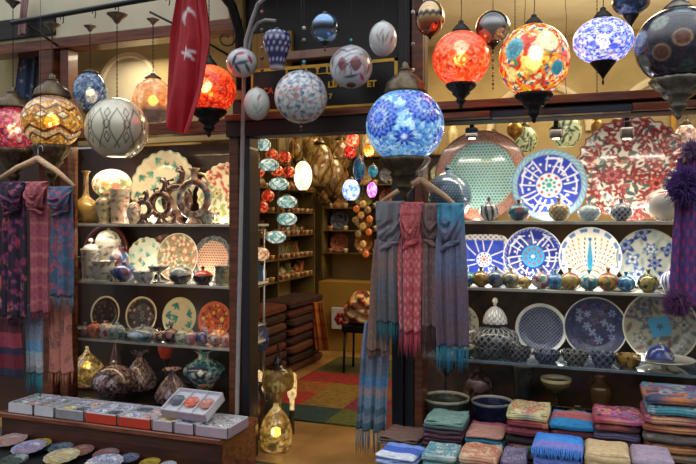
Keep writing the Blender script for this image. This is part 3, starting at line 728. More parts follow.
# display cases: back panels, plinths, sides
GOLDCLOTH = plain('brown_gold_lining', '#5d4020', .6, 0, noise=7, hex2='#26180f')
sbox('wall_left_case', X(44, .62), X(250, .45), .55, .6, 0, 2.04, CASEBACK, 0)
sbox('trim_28', X(44, 0), xa, 0.0, .55, 0, .22, DARKWOOD)
sbox('trim_29', X(424, 0), XR, -.02, .62, 0, .34, DARKWOOD)
sbox('wall_right_case', X(424, .62), XR, .62, .66, .34, 1.47, GOLDCLOTH, 0)
GLASS, nt, oo = nodemat('window_pane_glass')
tr = N(nt, 'ShaderNodeBsdfTransparent'); gl = N(nt, 'ShaderNodeBsdfGlossy', Roughness=.02); fr = N(nt, 'ShaderNodeFresnel', IOR=1.25); mxs = N(nt, 'ShaderNodeMixShader')
L(nt, fr.outputs[0], mxs.inputs[0]); L(nt, tr.outputs[0], mxs.inputs[1]); L(nt, gl.outputs[0], mxs.inputs[2]); L(nt, mxs.outputs[0], oo.inputs[0])
sbox('window_1', X(70, .04), xa, .045, .05, .26, 2.035, GLASS, 0)
sbox('window_2', X(424, .02), XR, .025, .03, .37, 2.0, GLASS, 0)
SHELFM = plain('pale_glass_shelf', '#dcd8c6', .15, 0, noise=14, amt=.25, coat=.8)
SHELFD = plain('blue_grey_shelf', '#7e94a0', .15, 0, noise=14, amt=.25, coat=.8)
LZ = [1.46, 1.06, .66, .25]; RZ = [1.484, 1.11, .70, .34]
def shelf(label, x0, x1, y0, y1, z, mat=SHELFM, th=.018):
    o = MB().box(x0, x1, y0, y1, z-th, z, None, .003).build('glass_shelf', mat, smooth=False); return tagit(o, label, 'shelf', 'glass display shelves')
for i, nm in enumerate(('top', 'middle', 'lowest')):
    shelf('%s lit glass shelf in the left display window' % nm, X(71, .1), xa-.002, .09, .54, LZ[i])
    shelf('%s lit glass shelf in the right display window' % nm, X(425, .1), XR-.05, .09, .6, RZ[i], SHELFM if i < 2 else SHELFD)
# light grey pole and curved pipes
b = MB(); pp = [(252, 20), (246, 40), (244.5, 62), (243, 120), (240, 260), (237, 408), (236.5, 426)]
b.tube([at(a, c_, -.22) for a, c_ in [(272, -8), (258, 4)]+pp], .0125, 10)
tagit(b.build('metal_pole', GREYPOLE), 'slim grey metal pole beside the left jamb of the shop door', 'pole')
b = MB(); b.tube([at(a, c_, -.2) for a, c_ in [(248, 62), (249, 45), (252, 32), (258, 23), (266, 20), (276, 21)]], .011, 10)
tagit(b.build('curved_pipe', GREYPOLE), 'short curved grey pipe bending right above the flowered ceramic ball', 'pipe')
b = MB(); b.tube([at(12, 23, -.45), at(250, -19, -.45)], .016, 10); 
rod = empty('hanging_rail', at(12, 23, -.45), 'long black iron rail that carries the lamps at upper left', 'rail')
def under(o, root):
    o.parent = root; o.matrix_parent_inverse = Matrix.Translation(-root.location); return o
under(b.build('rail_bar', BLACKIRON), rod)
b = MB(); b.tube([at(28, 25, -.45), at(58, 46, -.03)], .008, 8); under(b.build('brace', BLACKIRON), rod)
for a in (94, 117, 62, 168):
    b = MB(); p = at(a, 20, -.45); z = Z(a, 23-(a-12)*.176, -.45); b.tube([(p.x+.012*math.cos(t), -.45, z-.03+.03*math.sin(t)) for t in np.linspace(-1.2, PI, 9)], .003, 6); under(b.build('hook', BLACKIRON), rod)
arm = empty('scroll_bracket', at(205, 30, -.3), 'black wrought iron bracket with a scroll above the red flag', 'bracket')
b = MB(); b.tube([at(150, 12, -.3), at(182, 28, -.3), at(240, 62, -.02)], .007, 8); under(b.build('bar', BLACKIRON), arm)
b = MB(); cx, cy = 226, 38; b.tube([at(cx+ (2+.9*i)*math.cos(.75*i), cy-(2+.9*i)*math.sin(.75*i), -.2) for i in np.linspace(0, 9.5, 34)], .005, 8); under(b.build('scroll', BLACKIRON), arm)
b = MB(); b.tube([at(216, -14, -.25), at(232, 6, -.15), at(239, 30, -.06), at(241, 90, -.05)], .03, 10)
tagit(b.build('iron_arm', BLACKIRON), 'thick black iron arm curving down to the door frame', 'bracket')
# sign
sg = empty('shop_sign', (X(330, -.01), -.012, ZB1+.15), 'black shop sign with gold border and gold letters above the door', 'sign')
SIGNM = plain('black_sign_paint', '#0e0d0c', .35, noise=6, amt=.3); GOLDP = plain('gold_paint', '#e0ae38', .45, .0, noise=9, amt=.3); REDP = plain('orange_red_paint', '#e0602a', .5, noise=9, amt=.3)
x0, x1 = X(253, -.01), X(399, -.01); z0, z1 = ZB1+.01, ZB1+.275
sb = MB().box(x0, x1, -.03, .028, z0, z1, None, .004).build('board', SIGNM, smooth=False); under(sb, sg)
b = MB()
for a in ((x0, x1, z1-.018, z1), (x0, x1, z0, z0+.014), (x0, x0+.014, z0, z1), (x1-.02, x1, z0, z1)): b.box(a[0], a[1], -.036, -.03, a[2], a[3])
b.box(X(318, 0), X(340, 0), -.034, -.03, Z(330, 74.5, 0), Z(330, 74, 0)+.002)
under(b.build('border', GOLDP, smooth=False), sg)
def text(s, px, py, hpx, Y, mat, parent, name='lettering', wid=1.):
    cu = bpy.data.curves.new(name, 'FONT'); cu.body = s; cu.size = hpx*sc(px, Y)*1.38; cu.extrude = .003; cu.offset = .0016; cu.align_x = 'LEFT'; cu.materials.append(mat)
    t = bpy.data.objects.new(name, cu); COL.objects.link(t); p = at(px, py, Y); t.location = p; t.rotation_euler = (PI/2, 0, 0); t.scale = (wid, 1, 1)
    bpy.context.view_layer.update(); me = bpy.data.meshes.new_from_object(t); me.transform(Matrix.Diagonal((wid, 1, 1, 1))); o = bpy.data.objects.new(name, me); COL.objects.link(o); o.location = p; o.rotation_euler = (PI/2, 0, 0); bpy.data.objects.remove(t); t = o
    if parent is not None: t.parent = parent; t.matrix_parent_inverse = Matrix.Translation(-parent.location)
    return t
text('L', 285.5, 74, 8, -.034, GOLDP, sg); text('\u00dc', 300, 74, 8, -.034, GOLDP, sg); text('Y', 314.5, 74, 8, -.034, GOLDP, sg); text('\u00dc', 326, 74, 8, -.034, GOLDP, sg)
text('CA', 263, 94, 6, -.034, REDP, sg); text('L\u0130M', 328, 87.5, 6, -.034, GOLDP, sg); text('7', 329, 98.5, 5, -.034, GOLDP, sg); text('ET', 367, 87, 6.5, -.034, GOLDP, sg)
# ================================================================== LEFT WINDOW CONTENTS
FL_RW = [('#b03a34', '#e8b0a0', '#7a1f20'), ('#2f4a8a', '#9fb4d8', '#1c2c60')]
g1 = 'ceramics on the top shelf of the left window'
plate('large scalloped cream plate with teal green sprigs on the top shelf of the left window', 164, 185, 37, .42, fn_teal(4, '#d9d0b0', n=26, size=.17), LZ[0], scal=22, edge='#9fb09a')
plate('large cream platter with red and olive medallions behind the dark door post', 226, 195, 31, .40, fn_floral('#ded4ba', [('#b5483a', '#e6d9bc', '#b5483a'), ('#8a9a4a', '#e6d9bc', '#7a3a2a')], ['#7f9a6a', '#b0563e'], 9, n=12, size=.26), LZ[0], scal=24)
pot('golden yellow long-necked bottle vase at the left end of the top shelf', 86, LZ[0], .22, 33, 52, 'bottle', ('floral', '#b7973f', [('#8a6a9a', '#d8c070', '#5c4a2a')], ['#6e6a30', '#d6c27c'], 3, .5), 'bottle_vase', 'vase')
pot('tall white and green painted vase left of the ring jugs', 104, LZ[0], .2, 17, 30, 'vase', ('floral', '#cfc6a2', [('#7a3f30', '#cfc6a2')], ['#3f4a38', '#5d6a44'], 5, .3), 'painted_vase', 'vase')
pot('wide pink and cream painted cylinder vase left of the ring jugs', 120, LZ[0], .24, 21, 34, 'cyl', ('floral', '#d9c3ac', [('#a34a4a', '#e6c8b0'), ('#55708a', '#d9c3ac')], ['#7a4a44', '#8a9a84'], 6, .4), 'painted_vase', 'vase')
pot('small pink and white painted vase beside the little ring jug', 134, LZ[0], .16, 14, 24, 'round', ('floral', '#e6dccb', [('#c0605a', '#e6dccb')], ['#8a5a50'], 7, .4), 'painted_vase', 'vase')
AMB = lampmat('amber_painted_glass', 1.6, 40, .2)
def dome_fn(Q):
    c = blotch(Q, ['#f0d9a8', '#e8a868', '#d8785a', '#f4ecd0', '#7a8a5a'], 260, 4); return put(c, ss(.35-Q[:, 2], .2), C('#fff3d8'))
tl = hang_lamp('lit domed glass lamp glowing behind the pink cylinder vase', 112, 184, .36, 19, 15, dome_fn, AMB, LZ[0], cap=None, hold=('stand', .35, 24), bulb=False, top=.05, bot=.3, name='table_lamp')
def ring_jug(label, px, rpx, tr, col, Y, spout=True, cream=False):
    s = sc(px, Y); R = rpx*s; T = tr*s; root = empty('ring_jug', (X(px, Y), Y, LZ[0]), label, 'jug', 'ring-shaped jugs on the top shelf'); h0 = T*2.2
    V, Fc = tube_geo([(R*math.sin(a), 0, R*math.cos(a)+R+h0) for a in np.linspace(0, 2*PI, 44, endpoint=False)], T, 14, True)
    c = blotch(V-V.mean(0), col, 400, 3); mesh('ring_body', V, Fc, CER, c, root)
    b = MB(); b.lathe(spline([(0, 0), (1.9, 0), (1.8, .25), (.9, .8), (.8, 1.3)], 14)*np.array([T, h0]), 20, C(col[0])); b.build('foot', CER, root)
    b = MB()
    if cream:
        b.lathe(spline([(1.1, 0), (.75, .4), (.7, 1.), (1.3, 1.3), (.9, 1.35), (0, 1.3)], 14)*np.array([T*1.2, rpx*.55*s]), 18, C(col[0]), (0, 0, 2*R+h0+T*.4))
        b.build('neck', CER, root)
        b = MB(); b.tube([(T*.8, 0, 2*R+h0+rpx*.55*s), (R*.75, 0, 2*R+h0+rpx*.45*s), (R*1.0, 0, 2*R+h0-.1*R), (R*.85, 0, R*1.6+h0)], T*.35, 8, C('#d8c9a0')); b.build('handle', CER, root)
    else:
        b.tube([(0, 0, 2*R+h0), (R*.35, 0, 2*R+h0+R*.45), (R*.45, 0, 2*R+h0+R*.95), (R*.15, 0, 2*R+h0+R*1.25)], [T*.9, T*.8, T*.7, T*1.1], 10, C(col[0])); b.build('spout', CER, root)
        b = MB(); b.tube([(-R*.5, 0, 2*R+h0-R*.2), (-R*.8, 0, 2*R+h0+R*.4), (-R*.3, 0, 2*R+h0+R*.5)], T*.35, 8, C(col[0])); b.build('handle', CER, root)
    return root
dk = ['#3b2320', '#4a2c24', '#2c1c1c', '#6a4a38']
ring_jug('smallest dark brown ring jug with a round hole', 144, 7.5, 3.2, dk, .20)
ring_jug('middle-sized dark brown ring jug with a round hole', 161, 11, 3.6, dk, .27)
ring_jug('large dark brown ring jug partly behind the flowered one', 177, 14, 4.2, dk, .36)
ring_jug('big flowered cream ring jug with white neck and handle', 194, 16.5, 4, ['#b89a86', '#d8cdb8', '#7a5a50', '#a8683f', '#6a7a80'], .18, cream=True)
pot('small grey patterned teapot on the top shelf beside the big ring jug', 208, LZ[0], .2, 15, 15, 'gourd', ('floral', '#8d9088', [('#4a4a50', '#c8c8c0')], ['#c8ccc0', '#50504c'], 8, .4), 'teapot', 'teapot', handle=(1,))
# shelf 2
b = MB(); s = sc(104, .45); R = 25*s
V, Fc = tube_geo([(R*math.cos(a), 0, R*math.sin(a)+R) for a in np.linspace(0, 2*PI, 50, endpoint=False)], 2.3*s, 10, True); b.add(V, Fc, C('#8a3a26'))
b.lathe([(0, -.004), (R*.99, -.004), (R*.99, .004), (0, .004)], 40, C('#3a2418')); b.V[-1] = np.stack([b.V[-1][:, 0], b.V[-1][:, 2], b.V[-1][:, 1]+R], -1)
tagit(b.build('display_plate', CER, None, (X(104, .45), .45, LZ[1]), (-.1, 0, 0)), 'dark round tray with a thick red-brown rim behind the lidded jars', 'tray')
plate('teal and white plate behind the blue pot on the middle shelf', 146, 258, 21, .38, fn_teal(11, '#d6d8bc', ('#3f9a90', '#7ac0b0', '#8a7a50'), 18, .2), LZ[1], scal=16)
plate('half hidden reddish plate at the back of the middle shelf', 165, 254, 20, .48, fn_floral('#8c6a58', [('#a04038', '#d0b8a0')], ['#5a3a30', '#6a7a60'], 14, n=12), LZ[1]+.03)
plate('large pale rimmed plate with mixed flowers on the middle left shelf', 178, 260, 24, .34, fn_floral('#9a8a66', [('#b5604a', '#e0c8a0'), ('#e0d8b8', '#b5604a')], ['#5c7a60', '#d8ccb0', '#7a6a40'], 16, n=16, size=.2), LZ[1], edge='#d8d4c0')
plate('red dotted plate with a dark scalloped rim on the middle left shelf', 213, 260, 23, .36, fn_scale('#d8b898', '#98281c', '#4a5254', .78, 8, '#8a9090'), LZ[1], scal=20)
BW = lambda sd, sz=.35: ('floral', '#cfc8b4', [('#3a3436', '#cfc8b4'), ('#8c4a40', '#cfc8b4')], ['#3a3638', '#5a5450'], sd, sz)
g2 = 'pots on the middle shelf of the left window'
pot('tall black and white lidded jar at the left of the middle shelf', 91, LZ[1], .2, 21, 30, 'cyl', BW(2, .25), 'lidded_jar', 'jar', lid=('dome', 7, ('plain', '#ded8c4'), .8), knob=(2.5, 5, '#eee8d8'))
pot('wide black and white pot under the domed tureen lid', 104, LZ[1], .14, 24, 20, 'cyl', BW(4, .28), 'painted_pot', 'pot')
pot('round black and white tureen with a domed lid behind the wide pot', 108, LZ[1]+.0, .30, 25, 38, 'body', BW(6, .3), 'tureen', 'tureen', lid=('dome', 13, BW(9, .3), .95))
pot('round dark blue glazed pot on the middle left shelf', 124, LZ[1], .16, 23, 19, 'round', ('blot', ['#2b4a86', '#23407a', '#5a7ab4', '#1c2c58', '#8a4a50'], 150, 4), 'painted_pot', 'pot')
pot('pink and blue lidded pot behind the dark blue pot', 119, LZ[1], .28, 20, 34, 'round', ('blot', ['#b89a90', '#6a3a3a', '#3a5a86', '#d8ccc0'], 90, 5), 'painted_pot', 'pot')
pot('small white patterned bowl in front of the teal plate', 144, LZ[1], .15, 22, 11, 'bowlT', ('floral', '#d8d4c8', [('#4a5a8a', '#d8d4c8')], ['#8a9aa8', '#3a4a5a'], 5, .4), 'bowl', 'bowl')
pot('grey footed bowl with a flat rim on the middle left shelf', 159, LZ[1], .17, 22, 16, 'pedestal', ('blot', ['#70706a', '#4a4c50', '#8a8a7c'], 60, 5), 'footed_bowl', 'bowl')
pot('dark grey bowl with a pale patterned dome lid', 181, LZ[1], .16, 24, 9, 'bowlT', ('floral', '#3a3a3c', [('#8a8a84', '#3a3a3c')], ['#9a9a90'], 3, .35), 'lidded_bowl', 'bowl', lid=('dome', 10, ('floral', '#8f948a', [('#5a4a48', '#b8b8ac')], ['#4a5450', '#c8c8b8'], 3, .35), .98))
pot('small black bowl with an orange red lid and dark knob', 203, LZ[1], .15, 20, 9, 'bowlT', ('floral', '#2c2020', [('#8a3a2a', '#2c2020')], ['#5a4038'], 3, .35), 'lidded_bowl', 'bowl', lid=('dome', 6, ('plain', '#c23c22'), .98), knob=(2, 4, '#20181c'))
pot('yellow and grey flowered jar at the right end of the middle left shelf', 222, LZ[1], .16, 16, 19, 'cyl', ('floral', '#8f8a6a', [('#c8a040', '#8f8a6a'), ('#4a5a80', '#c8c0a0')], ['#55604a'], 12, .5), 'painted_jar', 'jar')
pot('small beige beaker at the far left of the middle shelf', 78, LZ[1], .2, 12, 22, 'cyl', ('blot', ['#8a7a5a', '#5a4a3a', '#a89a7a'], 60, 2), 'painted_jar', 'jar')
# shelf 3
def fn_rimdark(bg, seed, dots=None):
    def f(x, y):
        c = floral(x, y, bg, dots or [('#4a3a30', '#5a4a3a')], ['#3a2c26'], seed, 18, .14); r = np.hypot(x, y); return put(c, ss(.9-r, .012), C('#cfc4a0'))
    return f
plate('dark empty-looking plate with a thin cream rim, first on the lowest left shelf', 106, 307, 17.5, .3, fn_rimdark('#241a18', 3), LZ[2]+.02)
plate('speckled dark plate with a cream rim, second on the lowest left shelf', 142, 306, 18.5, .3, fn_rimdark('#3a3430', 8, [('#8a8478', '#2a2624'), ('#7a4a40', '#a8a090')]), LZ[2]+.02)
plate('cream plate with big teal leaves on the lowest left shelf', 180, 311, 19.5, .3, fn_teal(21, '#ccc29c', ('#2f7f7a', '#3a8f84', '#1f5f70'), 8, .33), LZ[2]+.02, edge='#9fb89a')
plate('red-brown plate with dark squares at the right of the lowest left shelf', 215, 312, 18.5, .3, fn_floral('#a2482a', [('#2c2018', '#c8863c', '#2c2018'), ('#4a2a1c', '#d89a4a')], ['#5a2416', '#d07a3a'], 5, n=9, size=.26, rim='#b85a34'), LZ[2]+.02)
g3 = 'small pots along the lowest left shelf'
small = [(76, 7, 'dark blue', ['#24406a', '#3a5a86', '#8a9ab0'], 'pome'), (85, 7, 'grey and pink', ['#8a8084', '#b88a8a', '#5a5458'], 'pome'), (95, 8, 'orange', ['#d8642c', '#c04a20', '#e8a060'], 'round'), (106, 8.5, 'pink and white', ['#cfb0a8', '#a04048', '#e0d4c8'], 'round'), (117, 8, 'pale blue', ['#9ab4b8', '#c8d4d0', '#6a8a94'], 'round'), (128, 6, 'green', ['#3f6a58', '#7a9a80', '#2a4a44'], 'pome'),
 (159, 7, 'dull pink and brown', ['#a88078', '#5a3a34', '#c8a898'], 'pome'), (171, 9, 'black and pink', ['#5a4044', '#a87a78', '#2a1c20'], 'pome'), (182, 7.5, 'white and green', ['#c8ccb4', '#6a8a6a', '#e0dcc8'], 'round'), (192, 7, 'white and pink', ['#e0ccc0', '#c06a70', '#a8b8c0'], 'round'), (203, 8, 'purple and blue', ['#5a5a8a', '#3a4a7a', '#a888a0'], 'round'), (215, 8, 'orange and white', ['#d88a60', '#e8d8c0', '#5a6a90'], 'round'), (227, 7, 'salmon pink', ['#c87060', '#e0a898', '#a04a44'], 'round')]
for px, r, nm, cs, kd in small:
    pot('little %s pot in the front row of the lowest left shelf' % nm, px, LZ[2], .14, r*2, r*2, kd, ('blot', cs, 70, int(px)), 'small_pot', 'pot', 'small pots along the lowest left shelf')
pot('wide blue and white oval pot in front of the speckled plate', 143, LZ[2], .13, 31, 17, 'gourd', ('floral', '#a9b8bc', [('#4a6a8c', '#c8d4d4'), ('#7aa0a8', '#3a5070')], ['#e0e4dc', '#5a7a90'], 8, .45), 'small_pot', 'pot')
# window floor
SPK = lambda sd: ('blot', ['#a8928e', '#5a4240', '#c0aca8', '#3a2a2a', '#8a7078', '#70504c'], 1600, sd)
def gold_fn(Q):
    c = blotch(Q, ['#b89a50', '#8a6a30', '#d8c080', '#6a5a30', '#a07a3a'], 300, 3); return c
GOLDG = lampmat('gold_crackle_glass', .35, 50, .15, vary=.7)
hang_lamp('gold crackle glass onion lamp with copper base by the peach scarf', 87, 366, .40, 17, 20, gold_fn, GOLDG, LZ[3], cap=None, hold=('stand', .6, 8), bulb=True, top=.05, name='glass_lamp', prof=[(.45, -1.), (.85, -.7), (1., -.3), (.8, .15), (.4, .5), (.15, .75), (.08, 1.)], metal=plain('copper', '#a8583a', .35, .8, noise=9, amt=.3))
pot('large squat speckled brown and grey vase on the left window floor', 114, LZ[3]+.0, .16, 43, 37, 'gourd', SPK(1), 'speckled_vase', 'vase', n=90)
pot('speckled cone vase with a flat white mouth right of the squat vase', 140, LZ[3], .41, 34, 37, 'cone', SPK(5), 'speckled_vase', 'vase', n=90)
pot('speckled cone vase with a pale mouth nearest the blue teal vase', 172, LZ[3], .2, 34, 32, 'cone', SPK(9), 'speckled_vase', 'vase', n=90)
pot('small speckled vase with a white dish top behind the squat vase', 116, LZ[3], .49, 15, 50, 'cone', ('plain', '#6a5048'), 'speckled_vase', 'vase')
pot('blue green glazed vase with a wide flat mouth by the door post', 204, LZ[3]+.0, .38, 40, 46, 'widevase', ('blot', ['#5aa0a8', '#2a4a70', '#a8d0c8', '#3a6a80', '#d8e0d0', '#2a3450'], 500, 5), 'glazed_vase', 'vase', n=80)
pot('dark vase with a small waist standing before the blue green vase', 204, LZ[3], .14, 22, 22, 'cone', ('blot', ['#4a3a34', '#6a4a30', '#3a4a4a', '#7a5a50'], 90, 5), 'glazed_vase', 'vase')
pot('upturned orange red bowl gleaming at the back of the left window', 166, LZ[3], .40, 17, 48, 'pedestal', ('bands', [(0, '#2a1c14'), (.7, '#c0402a')], 1), 'footed_bowl', 'bowl')
# lights of the cases are below
# ================================================================== RIGHT WINDOW CONTENTS
plate('giant platter with a copper rim and teal scale centre', 481, 179, 46, .45, fn_scale('#a8ccc0', '#22686c', '#b87f62', .74, 14, '#8a5a48'), RZ[0], edge='#7a4a38', depth=.08)
plate('blue and white calligraphy plate with a turquoise rim on the top right shelf', 549, 191, 36.5, .36, fn_calli('#2a3fae', '#e8ecf0', '#7fa8b8', ('#dfe6ea', '#c0504a', '#3a9a8a'), 4, .34, 18), RZ[0], edge='#6a9ab0')
plate('giant cream platter covered with dark red tulips and carnations', 632, 175, 53, .47, fn_tulipbig, RZ[0], scal=30, edge='#8a4a40')
pot('big blue gourd vase with fine scale pattern beside the copper platter', 448, RZ[0], .24, 47, 56, 'gourd', ('scale', '#2e4f70', '#7fa4b4', 46), 'gourd_vase', 'vase', n=110)
pot('small black and white striped jar with a crown top', 489, RZ[0], .15, 19, 23, 'pome', ('stripe', '#d8d8d4', '#1c1c20', 9), 'small_jar', 'jar')
pot('small teal and red glazed jar on the top right shelf', 519, RZ[0], .15, 22, 21, 'pome', ('blot', ['#2a6a80', '#3a8a9a', '#8a3a40', '#1c4a60', '#a8c8c8'], 60, 5), 'small_jar', 'jar')
pot('small beige gold net patterned jar before the calligraphy plate', 559, RZ[0], .15, 21, 23, 'pome', ('lattice', '#c8b088', '#7a5c34', 12), 'small_jar', 'jar')
pot('small pale blue and white net patterned jar', 589, RZ[0], .15, 22, 20, 'pome', ('lattice', '#a8c4cc', '#e8eeee', 12), 'small_jar', 'jar')
pot('small navy blue and white net patterned jar on the top right shelf', 621, RZ[0], .15, 22, 22, 'pome', ('lattice', '#2a3450', '#d8dce0', 12), 'small_jar', 'jar')
pot('round red and white flowered vase at the right end of the top shelf', 664, RZ[0], .2, 35, 36, 'round', ('floral', '#e6ddd0', [('#a8383a', '#e6ddd0', '#6a2024')], ['#a8383a', '#8a3a38', '#5a5a50'], 5, .28), 'flowered_vase', 'vase', n=70)
# shelf 2
def fn_sq(x, y):
    c = fn_calli('#3048b4', '#e8ecf4', '#cfcabc', ('#dfe8f0', '#3a5ac0', '#c04a50'), 9, .3, 12, 2)(x, y)
    m = ss(.78-np.maximum(np.abs(x), np.abs(y)), .02); c = put(c, m, C('#d8d2c4')); d = (np.sin(x*30)*np.sin(y*30) > .1)*m; return put(c, d*.8, C('#3a4a9a'))
plate('square blue and white dish partly behind the purple blue scarf', 484, 260, 25, .36, fn_sq, RZ[1], sq=True)
plate('cobalt blue plate with white script and a turquoise centre on the middle right shelf', 533, 259, 29, .36, fn_calli('#1f2f8f', '#e4e8f0', '#22369a', ('#3a9ac8',), 12, .38, 16, .88), RZ[1], edge='#d8dce8')
plate('white peacock plate with a turquoise bird and a blue rim', 590, 258, 30, .36, fn_peacock, RZ[1], edge='#e0e4e8')
plate('grey-white plate with navy blue blossoms on the middle right shelf', 648, 260, 30, .36, fn_floral('#a0a49c', [('#1f2f6c', '#7a8ab8', '#1c2850'), ('#3a5a90', '#c8ccc8', '#2c3f80')], ['#7a8a80', '#8a9a9a'], 31, n=9, size=.3), RZ[1], edge='#8a948a')
g5 = 'round pots in the front row of the middle right shelf'
poms = [(467, 8.5, 'teal', ['#2a7a90', '#3a98a8', '#1f5a74', '#b0c8c0']), (481, 9, 'golden brown', ['#8a6a34', '#b8923c', '#5a4028', '#3a4a50']), (496, 9.5, 'steel blue', ['#3f6488', '#6a8aa8', '#2c4668', '#8a7a6a']), (511, 9, 'olive grey', ['#6a6a54', '#8c8660', '#4a5a60', '#b0a070']), (525, 6.5, 'yellow', ['#c8a23c', '#a8862c', '#5a6a60']), (541, 9.5, 'white and many-coloured', ['#c8c4b8', '#4a5a8a', '#a8485a', '#6a9a8a', '#d8d4c8']), (555, 9, 'bright blue', ['#2a6aa0', '#4a8ab8', '#1c4a80', '#7ab0c0']), (570, 10, 'gold and red', ['#b09444', '#8a5a34', '#c8b070', '#7a3a30']),
 (589, 9.5, 'sea green', ['#3f8a98', '#8ab8b8', '#2c5f74', '#d0c8a8']), (608, 10.5, 'orange red', ['#b06a3a', '#9a3f34', '#c8a050', '#5a6a3c']), (626, 9, 'light blue', ['#3a86b0', '#6ab0cc', '#2a5a8c']), (648, 10.5, 'dark green and gold', ['#3f5a38', '#8a8a3c', '#2a3f3c', '#b0a050', '#2c5a70'])]
for px, r, nm, cs in poms:
    pot('%s pomegranate-shaped pot on the middle right shelf' % nm, px, RZ[1], .15, r*2, r*2.15, 'pome', ('blot', cs, 90, int(px)), 'pomegranate_pot', 'pot', g5)
pot('blue and white striped oval pot at the right end of the middle shelf', 669, RZ[1], .2, 17, 24, 'gourd', ('stripe', '#dfe2ea', '#3048a0', 14), 'striped_pot', 'pot', None)
# shelf 3
plate('cream plate edge showing behind the fringed blue scarf end', 459, 322, 20, .45, fn_floral('#cfc9b4', [('#4a5a7a', '#cfc9b4')], ['#7a8a7a'], 2), RZ[2]+.02, edge='#e0dcc8')
plate('dark blue plate with a fine white lattice on the lowest right shelf', 541, 331, 25, .42, fn_lattice('#101834', '#76829a', 7), RZ[2], edge='#dcdcd0')
plate('deep blue plate with small white flower rings on the lowest right shelf', 595, 327, 30, .42, fn_floral('#0e1740', [('#8a9abc', '#0e1740', '#8a9abc'), ('#6a3f5a', '#1f2f66'), ('#8a9ac0', '#22306a')], ['#1c3070', '#24407c', '#0a1230'], 41, n=16, size=.13), RZ[2], edge='#dcdcd4')
plate('big grey patterned plate with a turquoise square centre on the lowest right shelf', 660, 332, 35, .42, fn_floral('#86846f', [('#3a4256', '#7a7e80', '#4a2c2c'), ('#54585a', '#9c9a86', '#3a3038')], ['#4a4a44', '#5a3a34', '#3a4a44'], 51, n=11, size=.25, sqc='#2a80ac'), RZ[2], edge='#d8d2bc')
t = pot('large lidded tureen in navy and white lattice with a white knob', 495, RZ[2], .28, 47, 32, 'round', ('lattice', '#1c2438', '#b8bcb8', 20), 'tureen', 'tureen', n=110, lid=('dome', 19, ('lattice', '#e0e0dc', '#3a4460', 12), .52), knob=(3, 7, '#e8e4d8'), handle=(-1,))
g6 = 'small bowls on the lowest right shelf'
bw = [(463, 23, 11, 'dark green bowl with a cream rim on the lowest right shelf', ('bands', [(0, '#3a3a24'), (.25, '#4c4a2c'), (.85, '#c8c0a0')], 1)),
 (489, 27, 12, 'navy and white net bowl below the tureen', ('lattice', '#141a30', '#8a8e94', 13)), (519, 25, 13, 'black and white net bowl left of the lattice plate', ('lattice', '#101424', '#8f9398', 12)),
 (547, 27, 11, 'blue-grey net bowl under the lattice plate', ('lattice', '#1c2848', '#7f8c9c', 14)), (575, 27, 13, 'dark bowl with a wavy white net and cream rim', ('lattice', '#22262e', '#b0b0a4', 12)), (603, 24, 13, 'plain navy cup-like bowl under the flower ring plate', ('lattice', '#1f2c4a', '#8a98a8', 9)), (628, 25, 13, 'gold brown bowl on the lowest right shelf', ('blot', ['#8a6a2c', '#5a4420', '#b8943c'], 60, 3))]
for px, w, h, lb, sp in bw: pot(lb, px, RZ[2], .16, w, h, 'bowlT', sp, 'bowl', 'bowl', g6)
pot('white footed cake dish with a patterned rim at the far right', 664, RZ[2], .16, 58, 12, 'pedestal', ('floral', '#cfc6b0', [('#8a3a34', '#cfc6b0'), ('#2c3a6a', '#cfc6b0')], ['#6a5a4a'], 4, .3, '#e0dccc'), 'cake_stand', 'dish', n=70)
pot('blue and red domed ceramic cover resting on the cake dish', 660, RZ[2]+12*sc(664, .16)*1., .16, 27, 15, 'dome', ('floral', '#2f4ba0', [('#e0e0e4', '#2f4ba0')], ['#dfe2e8', '#a83a34', '#dfe2e8'], 4, .4), 'ceramic_cover', 'cover', n=60)
# window floor
g7 = 'bowls and footed dishes on the right window floor'
pot('large dark patterned bowl with a pale rim above the sea green scarf pile', 446, RZ[3], .12, 47, 22, 'bowlT', ('floral', '#3a4038', [('#8a8a78', '#3a4038')], ['#6a705c', '#242a28'], 4, .3, '#b0ac94'), 'large_bowl', 'bowl', n=70)
pot('large deep blue bowl with a pale rim above the striped pink pile', 492, RZ[3], .14, 41, 22, 'bowlT', ('floral', '#1c2444', [('#4a5a8a', '#1c2444')], ['#2c3a66'], 4, .3, '#a8a8a0'), 'large_bowl', 'bowl', n=70)
pot('dark footed bowl in the left corner of the right window floor', 445, RZ[3], .45, 25, 46, 'pedestal', ('blot', ['#2c2a2c', '#45403a', '#20242c'], 80, 1), 'footed_bowl', 'bowl')
pot('pale grey glass footed goblet behind the floral scarf pile', 523, RZ[3], .42, 23, 52, 'cup', ('bands', [(0, '#24292c'), (.9, '#a8b0ac')], 1), 'goblet', 'goblet')
pot('olive footed bowl with a cream rim behind the blue topped pile', 556, RZ[3], .35, 30, 40, 'pedestal', ('bands', [(0, '#3a3420'), (.6, '#5c5632'), (.93, '#cfc6a0')], 1), 'footed_bowl', 'bowl')
pot('squat dark red pot in the shadow of the lowest right shelf', 478, RZ[3], .45, 30, 40, 'round', ('blot', ['#4a2c28', '#2c1c1c', '#6a4a40'], 120, 2), 'painted_pot', 'pot')
pot('brown vase between the scarf piles at the back of the right window', 600, RZ[3], .4, 22, 44, 'vase', ('plain', '#5a4226'), 'painted_vase', 'vase')
pot('small speckled pot behind the blue topped pile', 578, RZ[3], .2, 26, 22, 'round', ('blot', ['#4a4a48', '#8a7a60', '#2a2a30'], 100, 2), 'painted_pot', 'pot')
